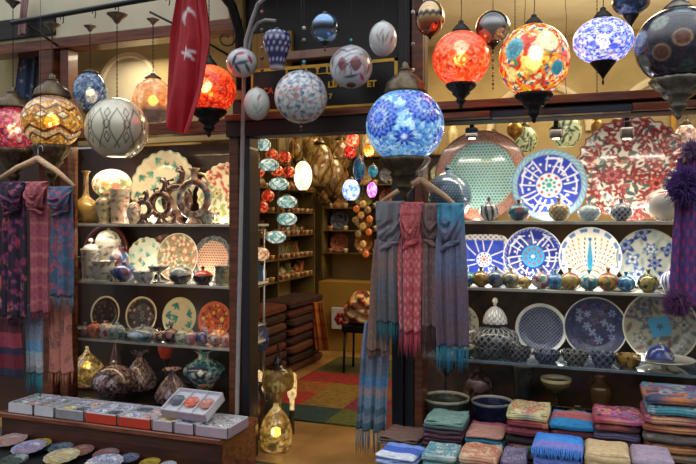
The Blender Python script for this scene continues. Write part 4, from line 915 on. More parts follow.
# spotlights on the beam
for px, lb in ((472, 'small black spotlight above the copper rimmed platter'), (556, 'small black spotlight above the calligraphy plate'), (627, 'small black spotlight above the red tulip platter')):
    p = at(px, 133, .2); r = empty('spotlight', p, lb, 'spotlight'); b = MB().box(-.035, .035, -.03, .03, -.03, .03, None, .008); b.build('housing', DARKMET, r, smooth=False)
    b = MB().box(-.012, .012, -.012, .012, .03, max(.05, 2.06-p.z), None, .002); b.build('bracket', DARKMET, r, smooth=False)
    b = MB().lathe([(0, 0), (.02, 0), (.02, .003), (0, .003)], 16, None, (0, 0, -.034)); b.build('lens', BULB, r)
# ================================================================== LAMPS AND ORNAMENTS IN FRONT OF THE SHOP
ZT = 2.98
for i, yy in enumerate((-.25, -.35, -.5, -.65)):
    b = MB().tube([(X(-40, yy), yy, ZT+.012), (XR, yy, ZT+.012)], .012, 8); o = b.build('trim_%d' % (40+i), BLACKIRON); o['kind'] = 'structure'
def ZR(px): return Z(px, 23-(px-12)*.176, -.45)-.03
M_PINK = lampmat('pink_mosaic_glass', .55, 60, .25, grout=.5)
M_AMBER = lampmat('amber_mosaic_glass', .55, 75, .25, grout=.6)
M_SMOKE = colmat('smoky_mirrored_glass', .25, .25, .8, 5, .25)
M_RED = lampmat('red_crackle_glass', 1.0, 95, .4, rough=.5, vary=.55)
M_ORANGE = lampmat('orange_crackle_glass', .85, 95, .4, rough=.5, vary=.45)
M_MULTI = lampmat('many_coloured_mosaic_glass', 1.0, 70, .3, grout=.35, vary=.35)
M_BLUE = lampmat('blue_mosaic_glass', .62, 120, .07, grout=.3, vary=.35)
M_BLUEW = lampmat('blue_white_mosaic_glass', 1.1, 90, .2, grout=.25, vary=.4)
M_DARK = colmat('unlit_mosaic_glass', .2, 0, .8, 70, .5)
M_INT = lampmat('interior_lamp_glass', .8, 60, .0, grout=.3, vary=.5)
M_INTB = lampmat('bright_lamp_glass', 3.2, 60, .0, vary=.3)

def zigzag(bg, bands):
    def f(Q):
        th = np.arctan2(Q[:, 0], -Q[:, 1]); z = Q[:, 2]; c = blotch(Q, bg, 1500, 3)
        for (z0, amp, k, w, hx, kind) in bands:
            if kind == 'zz': d = np.abs(z-z0-amp*(2/PI)*np.arcsin(np.sin(th*k)))-w
            elif kind == 'line': d = np.abs(z-z0)-w
            else:
                u = ((th*k/PI/2) % 1-.5)*2; d = np.abs(u)*amp+np.abs(z-z0)-w
            c = put(c, ss(d, .015), C(hx))
        return c
    return f
hang_lamp('pink red mosaic lamp cut by the left edge of the photo', 13, 129, -.2, 22, 23, fsph([('f', .2, -.15, .55, ('#f0c8b0', '#d84a54', '#fff0e0'), 6, .3), ('f', -.5, .3, .35, ('#e87a70', '#b03050'), 5), ('d', .2, .45, .22, '#f0a890')], lambda Q: blotch(Q, ['#c83a58', '#8a2c4a', '#e07a80', '#d85a4a', '#a83a6a'], 1500, 6)), M_PINK, ZT, cap=('bell', .75, 22), hold=('stand', .8, 42), rose=7, top=.45, bot=.5)
hang_lamp('amber mosaic globe lamp with zigzag bands hung beside the left hangers', 52, 122, -.43, 29, 27, zigzag(['#d89a30', '#e8b850', '#b8702c', '#f0d890', '#c8842c'], [(.42, .1, 8, .035, '#5a2c2a', 'zz'), (.55, .1, 8, .02, '#f0e0b8', 'zz'), (.15, .22, 9, .16, '#6a2f2c', 'dia'), (.15, .22, 9, .11, '#f8e8b8', 'dia'), (-.35, .12, 6, .05, '#5a2428', 'zz'), (-.5, .12, 6, .04, '#d8c8a8', 'zz'), (-.62, .12, 6, .035, '#40242c', 'zz'), (.78, 0, 1, .1, '#c8a890', 'line')]), M_AMBER, ZR(62), cap=('bell', .6, 24), hold=('stand', .6, 42), rose=8, top=.4, bot=.48)
OPENING_GLOW = plain('opening_glow', '#ffe8c0', .3, 0, emit=2.2, amt=.01)
def smoke_fn(Q):
    th = np.arctan2(Q[:, 0], -Q[:, 1]); z = Q[:, 2]; c = np.ones((len(Q), 3))*C('#dad2b8')
    for k in range(-5, 6):
        a = k*.62
        for sgn in (-1, 1): c = put(c, ss(np.abs(th-a-sgn*.24*np.cos(z*3.0))-.022, .015)*(np.abs(z+.05) < .62), C('#55432a'))
        for zz in (-.35, .05, .4):
            d = np.abs(th-a-.3)*1.6+np.abs(z-zz); c = put(c, ss(np.abs(d-.16)-.03, .015), C('#4a3a28'))
            c = put(c, ss(d-.08, .02), C('#d8ccb0'))
    return c
hang_lamp('large smoky gold glass globe with painted leaf arches on a dark chain', 117, 129, -.43, 31, 31, smoke_fn, M_SMOKE, ZR(117), cap=('tip', .1, 1), hold=None, bulb=False, rose=10, top=.08, bot=.42)
for o_ in [o for o in COL.objects if o.get('label', '').startswith('large smoky gold')]:
    s = sc(117, -.43); V, Fc, _, _ = lathe_geo([(0, -.3), (.8, -.2), (1, 0), (.8, .15), (0, .2)], 24); mesh('bulb', V*11*s*np.array([1, 1, .35]), Fc, OPENING_GLOW, None, o_, (0, 0, -27*s))  # flat emissive disc added to make the globe's bottom opening bright
hang_lamp('small blue glass mosaic lamp with a white light, behind the smoky globe', 90, 92, -.28, 16.5, 20, fsph([('d', .1, -.35, .35, '#f4ecd8')], lambda Q: blotch(Q, ['#4a6a9a', '#2f4468', '#7a94b8', '#5a6a80', '#8aa0b8'], 900, 8)), lampmat('blue_glass_small', .35, 70, .2, grout=.5), ZR(94), cap=('cone', .5, 5), hold=('stand', .4, 10), rose=6, top=.3)  # pale disc in the glass colour stands for the lamp's white light
hang_lamp('amber and silver glass ball glowing behind the red flag', 153, 101, -.21, 20, 23, lambda Q: put(blotch(Q, ['#e8b070', '#d89050', '#f0d0a0', '#e0a868'], 200, 8), ss(Q[:, 2]+.35, .15), C('#6a5a50')), lampmat('amber_silver_glass', .6, 40, .3, vary=.3), ZR(168), cap=('cone', .4, 6), hold=None, rose=6, top=.2)
hang_lamp('glowing red orange crackle glass ball lamp beside the red flag', 209, 90, -.3, 27, 25, fsph([('d', -.2, .0, .28, '#ffd890')], lambda Q: put(blotch(Q, ['#e0401c', '#f05a28', '#c83018', '#ff7a3a', '#d84020', '#b02010'], 1700, 3), ss(.5-Q[:, 2], .2), C('#ff8a4a'))), M_RED, ZT, cap=('cone', .32, 12), hold=('stand', .62, 28), metal=DARKMET, top=.3, bot=.6, bulb=BULB)  # yellow disc paints the bulb's hot spot into the glass colour
hang_lamp('glowing orange crackle glass ball lamp above the copper platter', 461, 59, -.5, 28.5, 28, fsph([('d', .0, .2, .25, '#ffe0b0')], lambda Q: put(blotch(Q, ['#f0602c', '#ff8048', '#e04820', '#ff9a68', '#d84a28'], 1700, 3), ss(.5-Q[:, 2], .3), C('#f07a58'))), M_ORANGE, ZT, cap=('cone', .33, 13), hold=('stand', .5, 26), metal=DARKMET, top=.3, bot=.45, chain=False)  # pale disc is the bulb's glow painted on the globe
def med(cols, sx, sy, r): return ('m', sx, sy, r, cols)
hang_lamp('yellow red and blue mosaic globe lamp with round white discs', 534, 61, -.5, 35, 37, fsph([('d', .38, .35, .3, '#fff0c0'), ('d', -.1, -.3, .24, '#f0d870'), ('d', -.55, .2, .3, '#5aa8b8'), ('d', -.55, .2, .18, '#3a8098'), ('d', .62, -.35, .2, '#3a90a8'), ('d', .05, .02, .2, '#ffffe8'), ('d', -.6, -.45, .18, '#f0e080')], lambda Q: blotch(Q, ['#e8b030', '#d84a28', '#f0d060', '#e87830', '#4a8a60', '#f0e8c0', '#c83828', '#3a6a98', '#f0a040', '#e85030', '#fff0c0'], 1500, 12)), M_MULTI, ZT, cap=('cone', .28, 12), hold=('stand', .5, 30), metal=DARKMET, top=.26, bot=.45, chain=False)
hang_lamp('flattened blue and white mosaic lamp with a dark pointed base', 603, 41, -.5, 29, 23, fsph([med(['#3a50d0', '#e8ecff', '#2a38b0', '#c0d0ff'], .08, .2, .5), ('f', -.62, .05, .26, ('#4a5ae0', '#c8d0f8'), 7), ('f', .66, -.15, .26, ('#4a5ae0', '#c8d0f8'), 7), ('d', -.3, -.35, .14, '#6a78d8'), ('d', .35, -.5, .15, '#5a68e0')], lambda Q: blotch(Q, ['#e0e8ff', '#a8b8f8', '#6a80e8', '#f4f4ff', '#d8c0d8', '#4a60d8'], 1500, 5)), M_BLUEW, ZT, cap=('cone', .33, 13), hold=('tip', .42, 24), metal=DARKMET, top=.3, bot=.42, chain=False)
hang_lamp('small dark blue glass lamp cut by the top edge beside the oblate lamp', 631, 2, -.45, 18, 14, lambda Q: blotch(Q, ['#3a5070', '#26344a', '#5a7a98', '#2a3a58'], 300, 5), M_DARK, ZT, cap=None, hold=('tip', .4, 16), metal=DARKMET, bulb=False, chain=False)
hang_lamp('large unlit dark glass globe with round medallions at upper right', 678, 46, -.5, 41, 38, fsph([('d', .1, -.02, .19, '#7a4a38'), ('r', .1, -.02, .2, '#b89878', .02), ('d', -.36, -.33, .19, '#6a4034'), ('r', -.36, -.33, .2, '#a08468', .02), ('d', -.4, .45, .22, '#8a9484'), ('d', -.82, .15, .22, '#8a9a98'), ('d', .55, -.3, .2, '#7a4a3a'), ('d', .5, .4, .2, '#6a5a5a'), ('d', -.75, -.45, .2, '#7a8a80'), ('d', .2, -.7, .2, '#4a5a58'), ('d', .1, .8, .2, '#5a6a78')], lambda Q: blotch(Q, ['#2a2634', '#3a2c34', '#1e2230', '#4a3438', '#34344a'], 1500, 5)), M_DARK, ZT, cap=('cone', .36, 15), hold=('stand', .62, 42), metal=PEWTER, bulb=False, top=.3, bot=.5, chain=False)
hang_lamp('largest lamp, a blue mosaic globe with star medallions above the scarf hanger', 405, 126, -.62, 39, 37, fsph([med(['#1c1ca0', '#5a90e8', '#16168c', '#a8ccf8', '#1c28b0', '#6aa0f0'], -.66, .12, .52), med(['#1c1ca0', '#5a90e8', '#16168c', '#a8ccf8', '#1c28b0', '#6aa0f0'], .5, .45, .5), ('f', -.02, -.4, .27, ('#1c24a0', '#4a70d8', '#e0f0ff'), 10), ('f', -.05, .75, .22, ('#2a38b8', '#5a80e0'), 8), ('f', .85, -.35, .3, ('#2a38b8', '#5a80e0'), 8)], lambda Q: blotch(Q, ['#78b0e4', '#9ccaf2', '#5c98dc', '#bfe0f8', '#7cbce4', '#4a88d4'], 1700, 5)), M_BLUE, ZT, cap=('bell', .52, 32), hold=('stand', .62, 44), top=.45, bot=.5, bulb=BULBW, n=170)
# ceramic ornaments
TUL = ('#a8343c', '#c8646a'); IZ = ['#3a5a6a', '#4a8a80']
rsx = np.random.RandomState(3)
def orn_st(seed, n, r, fl, lf, dmin=.34, lr=.22):
    rs = np.random.RandomState(seed); st = []
    for (a, b_) in scatter(n*2, dmin*.62, .97, seed+3): st.append(('l', a, b_, lr, lf[rs.randint(len(lf))], rs.rand()*PI, .28))
    for (a, b_) in scatter(n, dmin, .95, seed): f = fl[rs.randint(len(fl))]; st.append(('f', a, b_, r*(.75+.5*rs.rand()), f, rs.randint(5, 8), rs.rand()*6))
    return st
hang_orn('large white ceramic ball covered with small red flowers and green leaves', 301, 97, -.35, 26.5, 26.5, fsph(orn_st(5, 46, .11, [('#b03a44', '#d88a88'), ('#2a2f60', '#6a7ab0'), ('#a84450', '#e0c0c0'), ('#3a3f7a', '#8a94c0')], ['#5a9aa0', '#3f7a80', '#7aa8a0'], .23, .125), '#e2e3e2'), ZT, tail=10)
def arcs(cx, w, h, z0=-.55): return [(cx-w*math.cos(t), z0+h*math.sin(t)**.7) for t in np.linspace(0, PI, 13)]
hang_orn('white ceramic ball with large red tulip medallions left of the tulip egg', 351, 67, -.3, 21.5, 21.5, fsph([('l', -.42, -.05, .34, '#3a3440', 1.57, .62), ('l', -.42, -.05, .3, '#b04450', 1.57, .6), ('l', -.42, -.05, .15, '#4a5a60', 1.57, .6), ('l', .22, -.05, .37, '#3a3440', 1.5, .72), ('l', .22, -.05, .33, '#a83a48', 1.5, .7), ('d', .22, -.08, .17, '#4f6a64'), ('d', .22, -.05, .08, '#a84a54'), ('s', 0, 0, arcs(.22, .52, .62), '#3f3f4c', .022), ('s', 0, 0, arcs(.22, .62, .75), '#b86a6a', .016), ('s', 0, 0, arcs(-.42, .42, .55), '#3f3f4c', .02), ('s', 0, 0, arcs(.3, .85, 1.0), '#5a4a58', .02), ('l', .05, .62, .35, '#4a4a54', .4, .12), ('l', -.3, .6, .35, '#3a4a54', 2.7, .12), ('l', .75, .3, .42, '#b05a5a', 2.0, .16), ('l', .8, -.2, .3, '#a84450', 1.5, .25), ('l', 0, -.6, .4, '#5a6a6c', .2, .2), ('l', .5, -.6, .3, '#b05058', 2.4, .25), ('d', 0, -.93, .22, '#2a2c34'), ('l', -.85, .1, .3, '#5a6a6a', 1.6, .2), ('l', -.6, .5, .25, '#b05058', .8, .2)], '#d2d0d4'), ZT, beads=[(27, 1.6, '#3ab0c0')])
hang_orn('small white turban-like ceramic ball with red tulips by the curved pipes', 242, 63, -.3, 15.5, 14.5, fsph([('l', -.1, .45, .38, '#b03a3a', .3, .4), ('l', .5, .1, .4, '#a8343c', 2, .3), ('l', -.5, 0, .5, '#3f5a68', 1.2, .2), ('l', 0, -.2, .5, '#4a6a78', .3, .25), ('l', .35, -.5, .5, '#3a4a5c', 2.2, .22), ('l', -.3, -.55, .45, '#4a5a6a', 1.9, .25), ('l', -.75, -.3, .35, '#b84a40', 1.6, .3)], '#d6d8dc'), ZT)
hang_orn('plain white ceramic egg with one red tulip under the small tulip ball', 257, 104, -.33, 13, 16.5, fsph([('l', .15, .3, .28, '#b04a3c', 1.0, .35), ('l', .05, -.25, .5, '#5a7a60', 1.5, .07), ('l', -.2, -.3, .3, '#6a8a68', 2.2, .14), ('l', .25, -.45, .3, '#6a8a68', .9, .14)], '#d3d4cc'), ZT, foot=False)
hang_orn('white ceramic egg with a thin tulip sprig near the top centre', 383, 39, -.38, 14, 17.5, fsph([('l', -.1, .2, .32, '#a88a90', 1.0, .2), ('l', .0, -.2, .45, '#5a6a4c', 1.5, .08), ('l', .3, -.05, .4, '#5a6a4c', 1.1, .1), ('l', -.35, -.1, .32, '#6a5a54', 2.1, .12), ('l', .6, -.2, .35, '#7a3a38', 1.2, .15)], '#d2d3d0'), ZT)
def navyjar(Q):
    th = np.arctan2(Q[:, 0], -Q[:, 1]); z = Q[:, 2]; c = np.ones((len(Q), 3))*C('#232c5c'); row = np.floor(z*3.6); u = (th*2.2+.5*(row % 2)) % 1-.5; v = (z*3.6) % 1-.5
    return put(put(c, ss(np.hypot(u*1.1, v*1.3)-.3, .08), C('#b8bcd8')), ss(-.86-z, .01)*0+ss(z+.86, .02), C('#d8cfc4'))
hang_orn('hanging navy blue jar with rows of small white clouds', 277, 49, -.38, 14, 20, navyjar, ZT, prof=[(0, -1.), (.5, -1.), (.55, -.8), (.62, -.6), (.85, -.1), (1., .3), (.98, .6), (.75, .85), (.3, .98), (.1, 1.)], name='hanging_jar', cat='ornament')
SILV = colmat('mirrored_glass', .1, .75, 1., 4, .35)
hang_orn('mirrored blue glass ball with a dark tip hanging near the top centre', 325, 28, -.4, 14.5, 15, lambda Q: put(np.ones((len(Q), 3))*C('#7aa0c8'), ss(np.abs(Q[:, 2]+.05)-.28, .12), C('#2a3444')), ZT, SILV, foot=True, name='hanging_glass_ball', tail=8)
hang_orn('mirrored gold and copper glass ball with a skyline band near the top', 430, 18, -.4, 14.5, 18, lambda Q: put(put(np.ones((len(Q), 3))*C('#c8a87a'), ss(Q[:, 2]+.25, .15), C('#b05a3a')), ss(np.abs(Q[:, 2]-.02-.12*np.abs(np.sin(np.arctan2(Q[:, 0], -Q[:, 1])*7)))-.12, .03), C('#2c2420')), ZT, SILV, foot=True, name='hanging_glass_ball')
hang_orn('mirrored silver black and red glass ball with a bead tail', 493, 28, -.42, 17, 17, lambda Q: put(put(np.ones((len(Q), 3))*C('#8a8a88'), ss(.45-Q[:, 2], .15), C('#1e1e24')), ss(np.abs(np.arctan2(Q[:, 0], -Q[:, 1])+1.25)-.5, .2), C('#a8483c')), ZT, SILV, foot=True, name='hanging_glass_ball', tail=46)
def beadstring(label, px, Y, rows, cols):
    r = empty('bead_string', at(px, rows[0], Y), label, 'bead string'); zc = r.location.z
    b = MB().tube([(0, 0, Z(px, rows[-1], Y)-zc), (0, 0, ZT-zc)], .0012, 5, C('#3a3a3e')); b.build('cord', CERD, r)
    for rw, cl in zip(rows, cols):
        s = sc(px, Y); z = Z(px, rw, Y)-zc; q = 2.1*s; b = MB().lathe([(0, -q), (q*.7, -q*.7), (q, 0), (q*.7, q*.7), (0, q)], 12, C(cl), (0, 0, z)); b.build('bead', CER, r)
beadstring('thin cord with a glass drop and a turquoise bead above the shop sign', 304, -.3, [28, 40, 62], ['#c8d0d4', '#8a9094', '#3ab0c0'])
beadstring('thin cord with amber and dark beads left of the navy jar', 262, -.3, [12, 30, 48, 58, 70], ['#a8583a', '#6a3a44', '#b88a6a', '#4a3040', '#8a4a34'])
beadstring('thin cord with small bright beads against the dark post', 413, -.2, [12, 44, 70, 84], ['#c8c8c8', '#8a8a90', '#d8c8b0', '#9a9a94'])
# red flag
nu, nv = 60, 60; u = np.linspace(0, 1, nu); v = np.linspace(0, 1, nv); U, V_ = np.meshgrid(u, v)
Yf = -.62; tl_, tr_, bl, br_ = at(185, -12, Yf), at(204, -12, Yf), at(163, 100, Yf), at(216, 152, Yf)
tl_, tr_ = at(179, -10, Yf), at(206, -10, Yf)
lx = np.interp(V_, [0, .35, 1], [X(178, Yf), X(170, Yf), X(163, Yf)]); rx_ = np.interp(V_, [0, .35, .7, 1], [X(205, Yf), X(211, Yf), X(203, Yf), X(190, Yf)])
Xc = lx+(rx_-lx)*U; Zb = np.interp(U, [0, .5, 1], [Z(0, 122, Yf)*0+Z(170, 119, Yf), Z(180, 133, Yf), Z(190, 134, Yf)])
Zt = Z(190, -12, Yf); Zc = Zt+(Zb-Zt)*V_; Yc = .035*np.sin(U*9+V_*2.)*(.3+.7*V_)+.012*np.sin(U*23-V_*3)
P0 = np.stack([Xc, Yc-.002, Zc], -1).reshape(-1, 3); P1 = P0+np.array([0, .004, 0])
c = np.ones((nu*nv, 3))*C('#a8121f'); pxs = (Xc-X(188, Yf)).ravel()/sc(188, Yf); pys = (Zt-Zc).ravel()/sc(188, Yf)-12
cm = ss(np.hypot(pxs-1, (pys-17)*.8)-7, .8)*(1-ss(np.hypot(pxs-2.5, (pys-20)*.8)-6, .8)); c = put(c, cm, C('#e8dcdc'))
du, dv = pxs-1, pys-54; a = np.arctan2(dv, du)+.4; r = np.hypot(du, dv); q = np.abs(((a/(2*PI)*5) % 1)-.5)*2
c = put(c, ss(r-(2.2+5.2*q**1.3), .7), C('#e8dcdc'))
Fc = []; M = nu*nv
for i in range(nv-1):
    for k in range(nu-1): a_ = i*nu+k; Fc += [(a_, a_+nu, a_+nu+1, a_+1), (M+a_, M+a_+1, M+a_+nu+1, M+a_+nu)]
fl = mesh('flag_cloth', np.vstack([P0, P1]), Fc, SATIN, np.vstack([c, c])); ff = empty('flag', (X(190, Yf), Yf, Zt), 'red flag with white crescent and star hanging in folds at upper left', 'flag')
fl.location = (0, Yf, 0); under(fl, ff)
b = MB().tube([(X(174, Yf), Yf, Zt-.0), (X(210, Yf), Yf, Zt+.0)], .008, 8)
for xx in (X(176, Yf), X(208, Yf)): b.tube([(xx, Yf, Zt), (xx, Yf, ZT)], .002, 5)
under(b.build('flag_pole', DARKWOOD), ff)
# ================================================================== SCARVES ON HANGERS
def hanger(label, apex, l, r, Y, ztop, name='coat_hanger'):
    root = empty(name, at(apex[0], apex[1], Y), label, 'hanger'); A = at(apex[0], apex[1], Y)
    def P(q): p = at(q[0], q[1], Y); return (p.x, Y, p.z)
    b = MB(); t = sc(apex[0], Y)
    for e, m in ((l, .5), (r, .5)):
        mid = ((apex[0]+e[0])/2+ (1 if e is r else -1)*1, (apex[1]+e[1])/2-1.0)
        b.tube([P(apex), P(((apex[0]*.8+e[0]*.2), apex[1]*.8+e[1]*.2)), P(mid), P(e)], [2.7*t, 3.1*t, 2.6*t, 1.8*t], 10)
    w = under(b.build('hanger_arms', HANGW), root)
    b = MB(); pts = [(A.x, Y, A.z), (A.x, Y, A.z+.05)]+[(A.x+.018-.018*math.cos(q), Y, A.z+.05+.022*math.sin(q)) for q in np.linspace(0, PI*1.2, 9)]
    b.tube(pts, .0022, 6); under(b.build('hook', CHROME), root); b = MB().tube([(A.x+.018, Y, A.z+.07), (A.x+.018, Y, ztop)], .0014, 5); under(b.build('cord', BLACKIRON), root); return root
YH = -.34; YL = -.62
hanger('pale wooden hanger holding four scarves right of the shop door', (421, 179), (378, 204), (464, 213), YH, ZT)
hanger('pale wooden hanger holding dark floral scarves at the left', (38, 158), (-3, 180), (74, 186), YL, ZT)
gs = 'scarves tied on the hanger by the door'
scarf('grey-blue and mauve twisted scarf with a teal end, leftmost on the door hanger', YH-.02, (391, 204), (390, 322), 29, 28, fabric('grad', ['#7c7a80', '#86828a', '#8c7470', '#6e6e76', '#6a6668', '#4f6f78'], 3), '#1f6a74', 5, .013, group=gs, seed=2, loop=40, flen=20, bulge=.02)
scarf('taupe scarf panel hanging at the door edge behind the grey-blue scarf', YH+.05, (383, 240), (377, 350), 18, 24, fabric('weave', ['#8a6a5c', '#7a6258'], 3), '#7a5a50', 3, .01, seed=9)
scarf('coral pink and rose scarf on the door hanger with a red fringe', YH-.03, (412, 205), (410, 332), 23, 24, fabric('weave', ['#cc5c62', '#e0a09c', '#b84a50'], 3), '#b04450', 4, .012, group=gs, seed=4, loop=38, flen=22, bulge=.02)
scarf('mauve brown checked scarf between the pink and the blue one', YH-.02, (432, 206), (431, 326), 20, 24, fabric('weave', ['#866a68', '#745a5a', '#94766e'], 5), '#4a3436', 4, .012, group=gs, seed=5, loop=36, flen=24, bulge=.02)
scarf('turquoise and purple scarf with a fluffy blue end, rightmost on the door hanger', YH-.05, (451, 206), (453, 346), 26, 33, fabric('grad', ['#4a94b4', '#7a7c98', '#6a7490', '#745e6c', '#6c5c6c', '#6e5864', '#5a6280'], 3), '#2c7f98', 5, .014, group=gs, seed=6, loop=38, flen=24, bulge=.02)
scarf('long pale blue grey paisley scarf hanging lowest beside the door jamb', YH+.08, (377, 322), (371, 430), 24, 33, fabric('bands', ['#7e8698', (0, '#8088a0'), (.35, '#6a7484'), (.5, '#5a84a8'), (.6, '#9a8a8a'), (.68, '#70889c'), (.78, '#506a7c'), (.86, '#7a8490'), (.93, '#4a6470')], 3), '#5a7884', 5, .02, seed=7, flen=22)
scarf('purple black floral scarf on the left hanger', YL-.03, (15, 184), (15, 318), 28, 34, fabric('floral', ['#2a1c30', '#a8344a', '#6a3a7a', '#c86a5a', '#4a2c5a'], 12, 1.2), '#2a1c30', 4, .014, group='scarves on the left hanger', seed=8, loop=28)
scarf('pink and dusty rose woven scarf in the middle of the left hanger', YL-.02, (39, 184), (40, 312), 25, 27, fabric('weave', ['#a0505a', '#8a4450', '#b8706a'], 5), '#7a3038', 3, .012, group='scarves on the left hanger', seed=9, loop=26)
scarf('blue scarf with red roses and a grey fringe on the left hanger', YL-.04, (63, 189), (63, 296), 27, 30, fabric('floral', ['#4a5a74', '#b83a44', '#3a7a8a', '#7a4a7a', '#c84a58'], 14, 1.3), '#5a6a78', 4, .012, group='scarves on the left hanger', seed=10, loop=24, flen=14)
scarf('pale blue paisley scarf with a teal fringe below the left hanger', YL+.06, (34, 305), (35, 372), 22, 22, fabric('bands', ['#8490a4', (0, '#7f8498'), (.3, '#8a94a8'), (.55, '#6a9ac0'), (.68, '#a0b0b8'), (.8, '#b0aab0'), (.9, '#8a9090')], 5), '#2a7a88', 3, .01, seed=11, flen=20)
scarf('peach orange paisley scarf with brown edge below the left hanger', YL+.07, (59, 298), (60, 372), 26, 30, fabric('paisley', ['#b87464', '#6a5a48', '#8a4a50'], 15, .35), '#a86a50', 4, .012, seed=12, flen=12)
scarf('black scarf with big pink and orange paisleys at the left edge', YL+.1, (6, 190), (8, 345), 34, 36, fabric('floral', ['#261822', '#b84a54', '#c8643a', '#c87a8a', '#5a2c3c'], 16, .9), '#20161c', 3, .015, seed=13)
scarf('dark red and navy striped scarf at the lower left edge', YL-.02, (8, 318), (8, 376), 34, 36, fabric('bands', ['#5a1c28', (0, '#4a1824'), (.25, '#8a3440'), (.5, '#2c2440'), (.62, '#6a1c28'), (.85, '#24283c')], 5), None, 3, .015, seed=14)
scarf('navy and dark red shawl hanging at the far left behind the flowered ones', .12, (33, 6), (22, 108), 12, 26, fabric('floral', ['#3a4a68', '#8a4a54', '#b8a8a0', '#2c3a5a'], 18, .8), None, 3, .02, seed=15)
scarf('narrow dark grey patterned shawl beside the brown post', .14, (42, 14), (36, 108), 8, 14, fabric('weave', ['#3a4044', '#6a706c'], 19), None, 2, .01, seed=16)
scarf('pale patterned cloth tied above the left end of the black rail', -.1, (26, -6), (22, 34), 9, 10, fabric('weave', ['#a88a84', '#7a4a54'], 19), None, 2, .008, seed=17)
# far right scarf with fluffy edge
o = scarf('purple and pink chequered scarf with a fluffy purple trim at the right edge', -.36, (690, 158), (688, 305), 24, 34, fabric('weave', ['#5a3a78', '#a83a6a', '#3a4a8a'], 21), None, 4, .015, seed=18)
def fluff(parent, cx, cz, R, col, Y, n=150, seed=1, nm='fluffy_trim', h=1.):
    rs = np.random.RandomState(seed); b = MB(); s = sc(cx, Y); c0 = at(cx, cz, Y)
    for i in range(n):
        d = rs.normal(size=3); d /= np.linalg.norm(d); d[2] *= h; p = np.array([c0.x, Y, c0.z])+d*R*s*.6*rs.rand()**.4; e = p+d*R*s*.5*(.6+.6*rs.rand())+rs.normal(size=3)*.004
        b.tube([p, (p+e)/2+rs.normal(size=3)*.006, e+rs.normal(size=3)*.01], [.0022, .002, .0008], 3, C(col)*(.6+.8*rs.rand()))
    return under2(b.build(nm, CLOTH), parent)
def under2(o, parent):
    o.parent = parent; o.matrix_parent_inverse = Matrix.Translation(-parent.location); return o
fluff(o, 684, 186, 17, '#5c3a80', -.40, 1500, 2, h=1.2); fluff(o, 677, 303, 14, '#6a3f6a', -.38, 1100, 3)
fluff(o, 692, 150, 10, '#8a6a90', -.40, 500, 4); 
hanger('dark hook hanger at the right edge for the purple scarf', (697, 150), (676, 170), (716, 168), -.36, ZT)
# ================================================================== SCARF PILES
TZ = .34
tb = empty('display_table', (X(540, -.45), -.45, 0), 'low dark wooden table under the folded scarf piles', 'table')
x0, x1 = X(384, -.74), X(705, -.45)
under(MB().box(x0, x1, -.74, -.15, TZ-.03, TZ, None, .004).build('tabletop', DARKWOOD, smooth=False), tb)
for xx in (x0+.03, x1-.08):
    for yy in (-.70, -.22): under(MB().box(xx, xx+.05, yy, yy+.05, -.01, TZ-.03, None, .004).build('leg', DARKWOOD, smooth=False), tb)
rs = np.random.RandomState(77)
def pile(name, px, wpx, Y, toprow, layers, d=.24, seed=1, tilt=0., z0=TZ):
    """layers bottom to top: (adjective, fabric, side colour); the top row is measured at the pile's front edge"""
    s = sc(px, Y-d/2); zt = Z(px, toprow, Y-d/2); n = len(layers); h = (zt-z0)/n; w = wpx*s; z = z0; x = X(px, Y)
    ords = ['bottom']+['%s from the bottom' % q for q in ('second', 'third', 'fourth', 'fifth', 'sixth', 'seventh', 'eighth', 'ninth', 'tenth')]
    for i, (adj, fab, side) in enumerate(layers):
        top = i == n-1; lb = ('%s folded scarf on top of %s' if top else '%s folded scarf in %s, ' + ords[i]) % (adj, name)
        fr = None
        if isinstance(side, tuple): side, fr = side
        folded(lb, x+rs.uniform(-.006, .006)*(0 if top else 1), Y+rs.uniform(-.006, .006), z, w*(1 if top else rs.uniform(.95, 1.02)), d, h*.97, fab, 'folded scarves in piles before the right window', side, rs.uniform(-.03, .03)+tilt, fr, seed=seed*10+i); z += h
P_ = lambda *c: fabric('plain', list(c), 3)
Fl = lambda sd, *c: fabric('floral', list(c), sd, .9)
We = lambda *c: fabric('weave', list(c), 4)
YP = -.30
pile('the brown pile nearest the door', 404, 42, YP, 441, [('pale blue', P_('#5a86a0'), '#5a86a0'), ('beige', P_('#b09a78'), '#a8926e'), ('black brown', P_('#3a2a28'), '#2a1e1e'), ('dark brown', P_('#4a342c'), '#3a2824'), ('plain taupe brown', P_('#7a5c50'), '#6a4c40')], seed=1)
pile('the sea green topped pile', 447, 41, YP, 423, [('dark plum', We('#3a2430', '#5a3a44'), '#3c2832'), ('maroon', We('#44202c', '#6a3a44'), '#4a2634'), ('plum patterned', We('#4a3040', '#6a4a54'), '#4a3040'), ('wine', We('#4a2a34', '#7a4a50'), '#503040'), ('grey plum', P_('#4c3c48'), '#443440'), ('slate', P_('#4f5a60'), '#4a5a62'), ('soft sea green', P_('#7c9c90', '#6e9086'), '#6e928a')], seed=2)
pile('the pink striped pile', 487, 38, YP, 436, [('yellow brown', P_('#8a6a44'), '#80603c'), ('black', We('#2a2024', '#5a4a40'), '#2a2024'), ('white and teal', P_('#8ab0b4'), '#7aa8b0'), ('teal blue', P_('#3a7a94'), '#2f6f8c'), ('pink and beige ribbed', fabric('bands', ['#b87a70', (0, '#8a3a5c'), (.0, '#c08a78'), (.75, '#a84a6a')], 3), '#a87a6a')], seed=3)
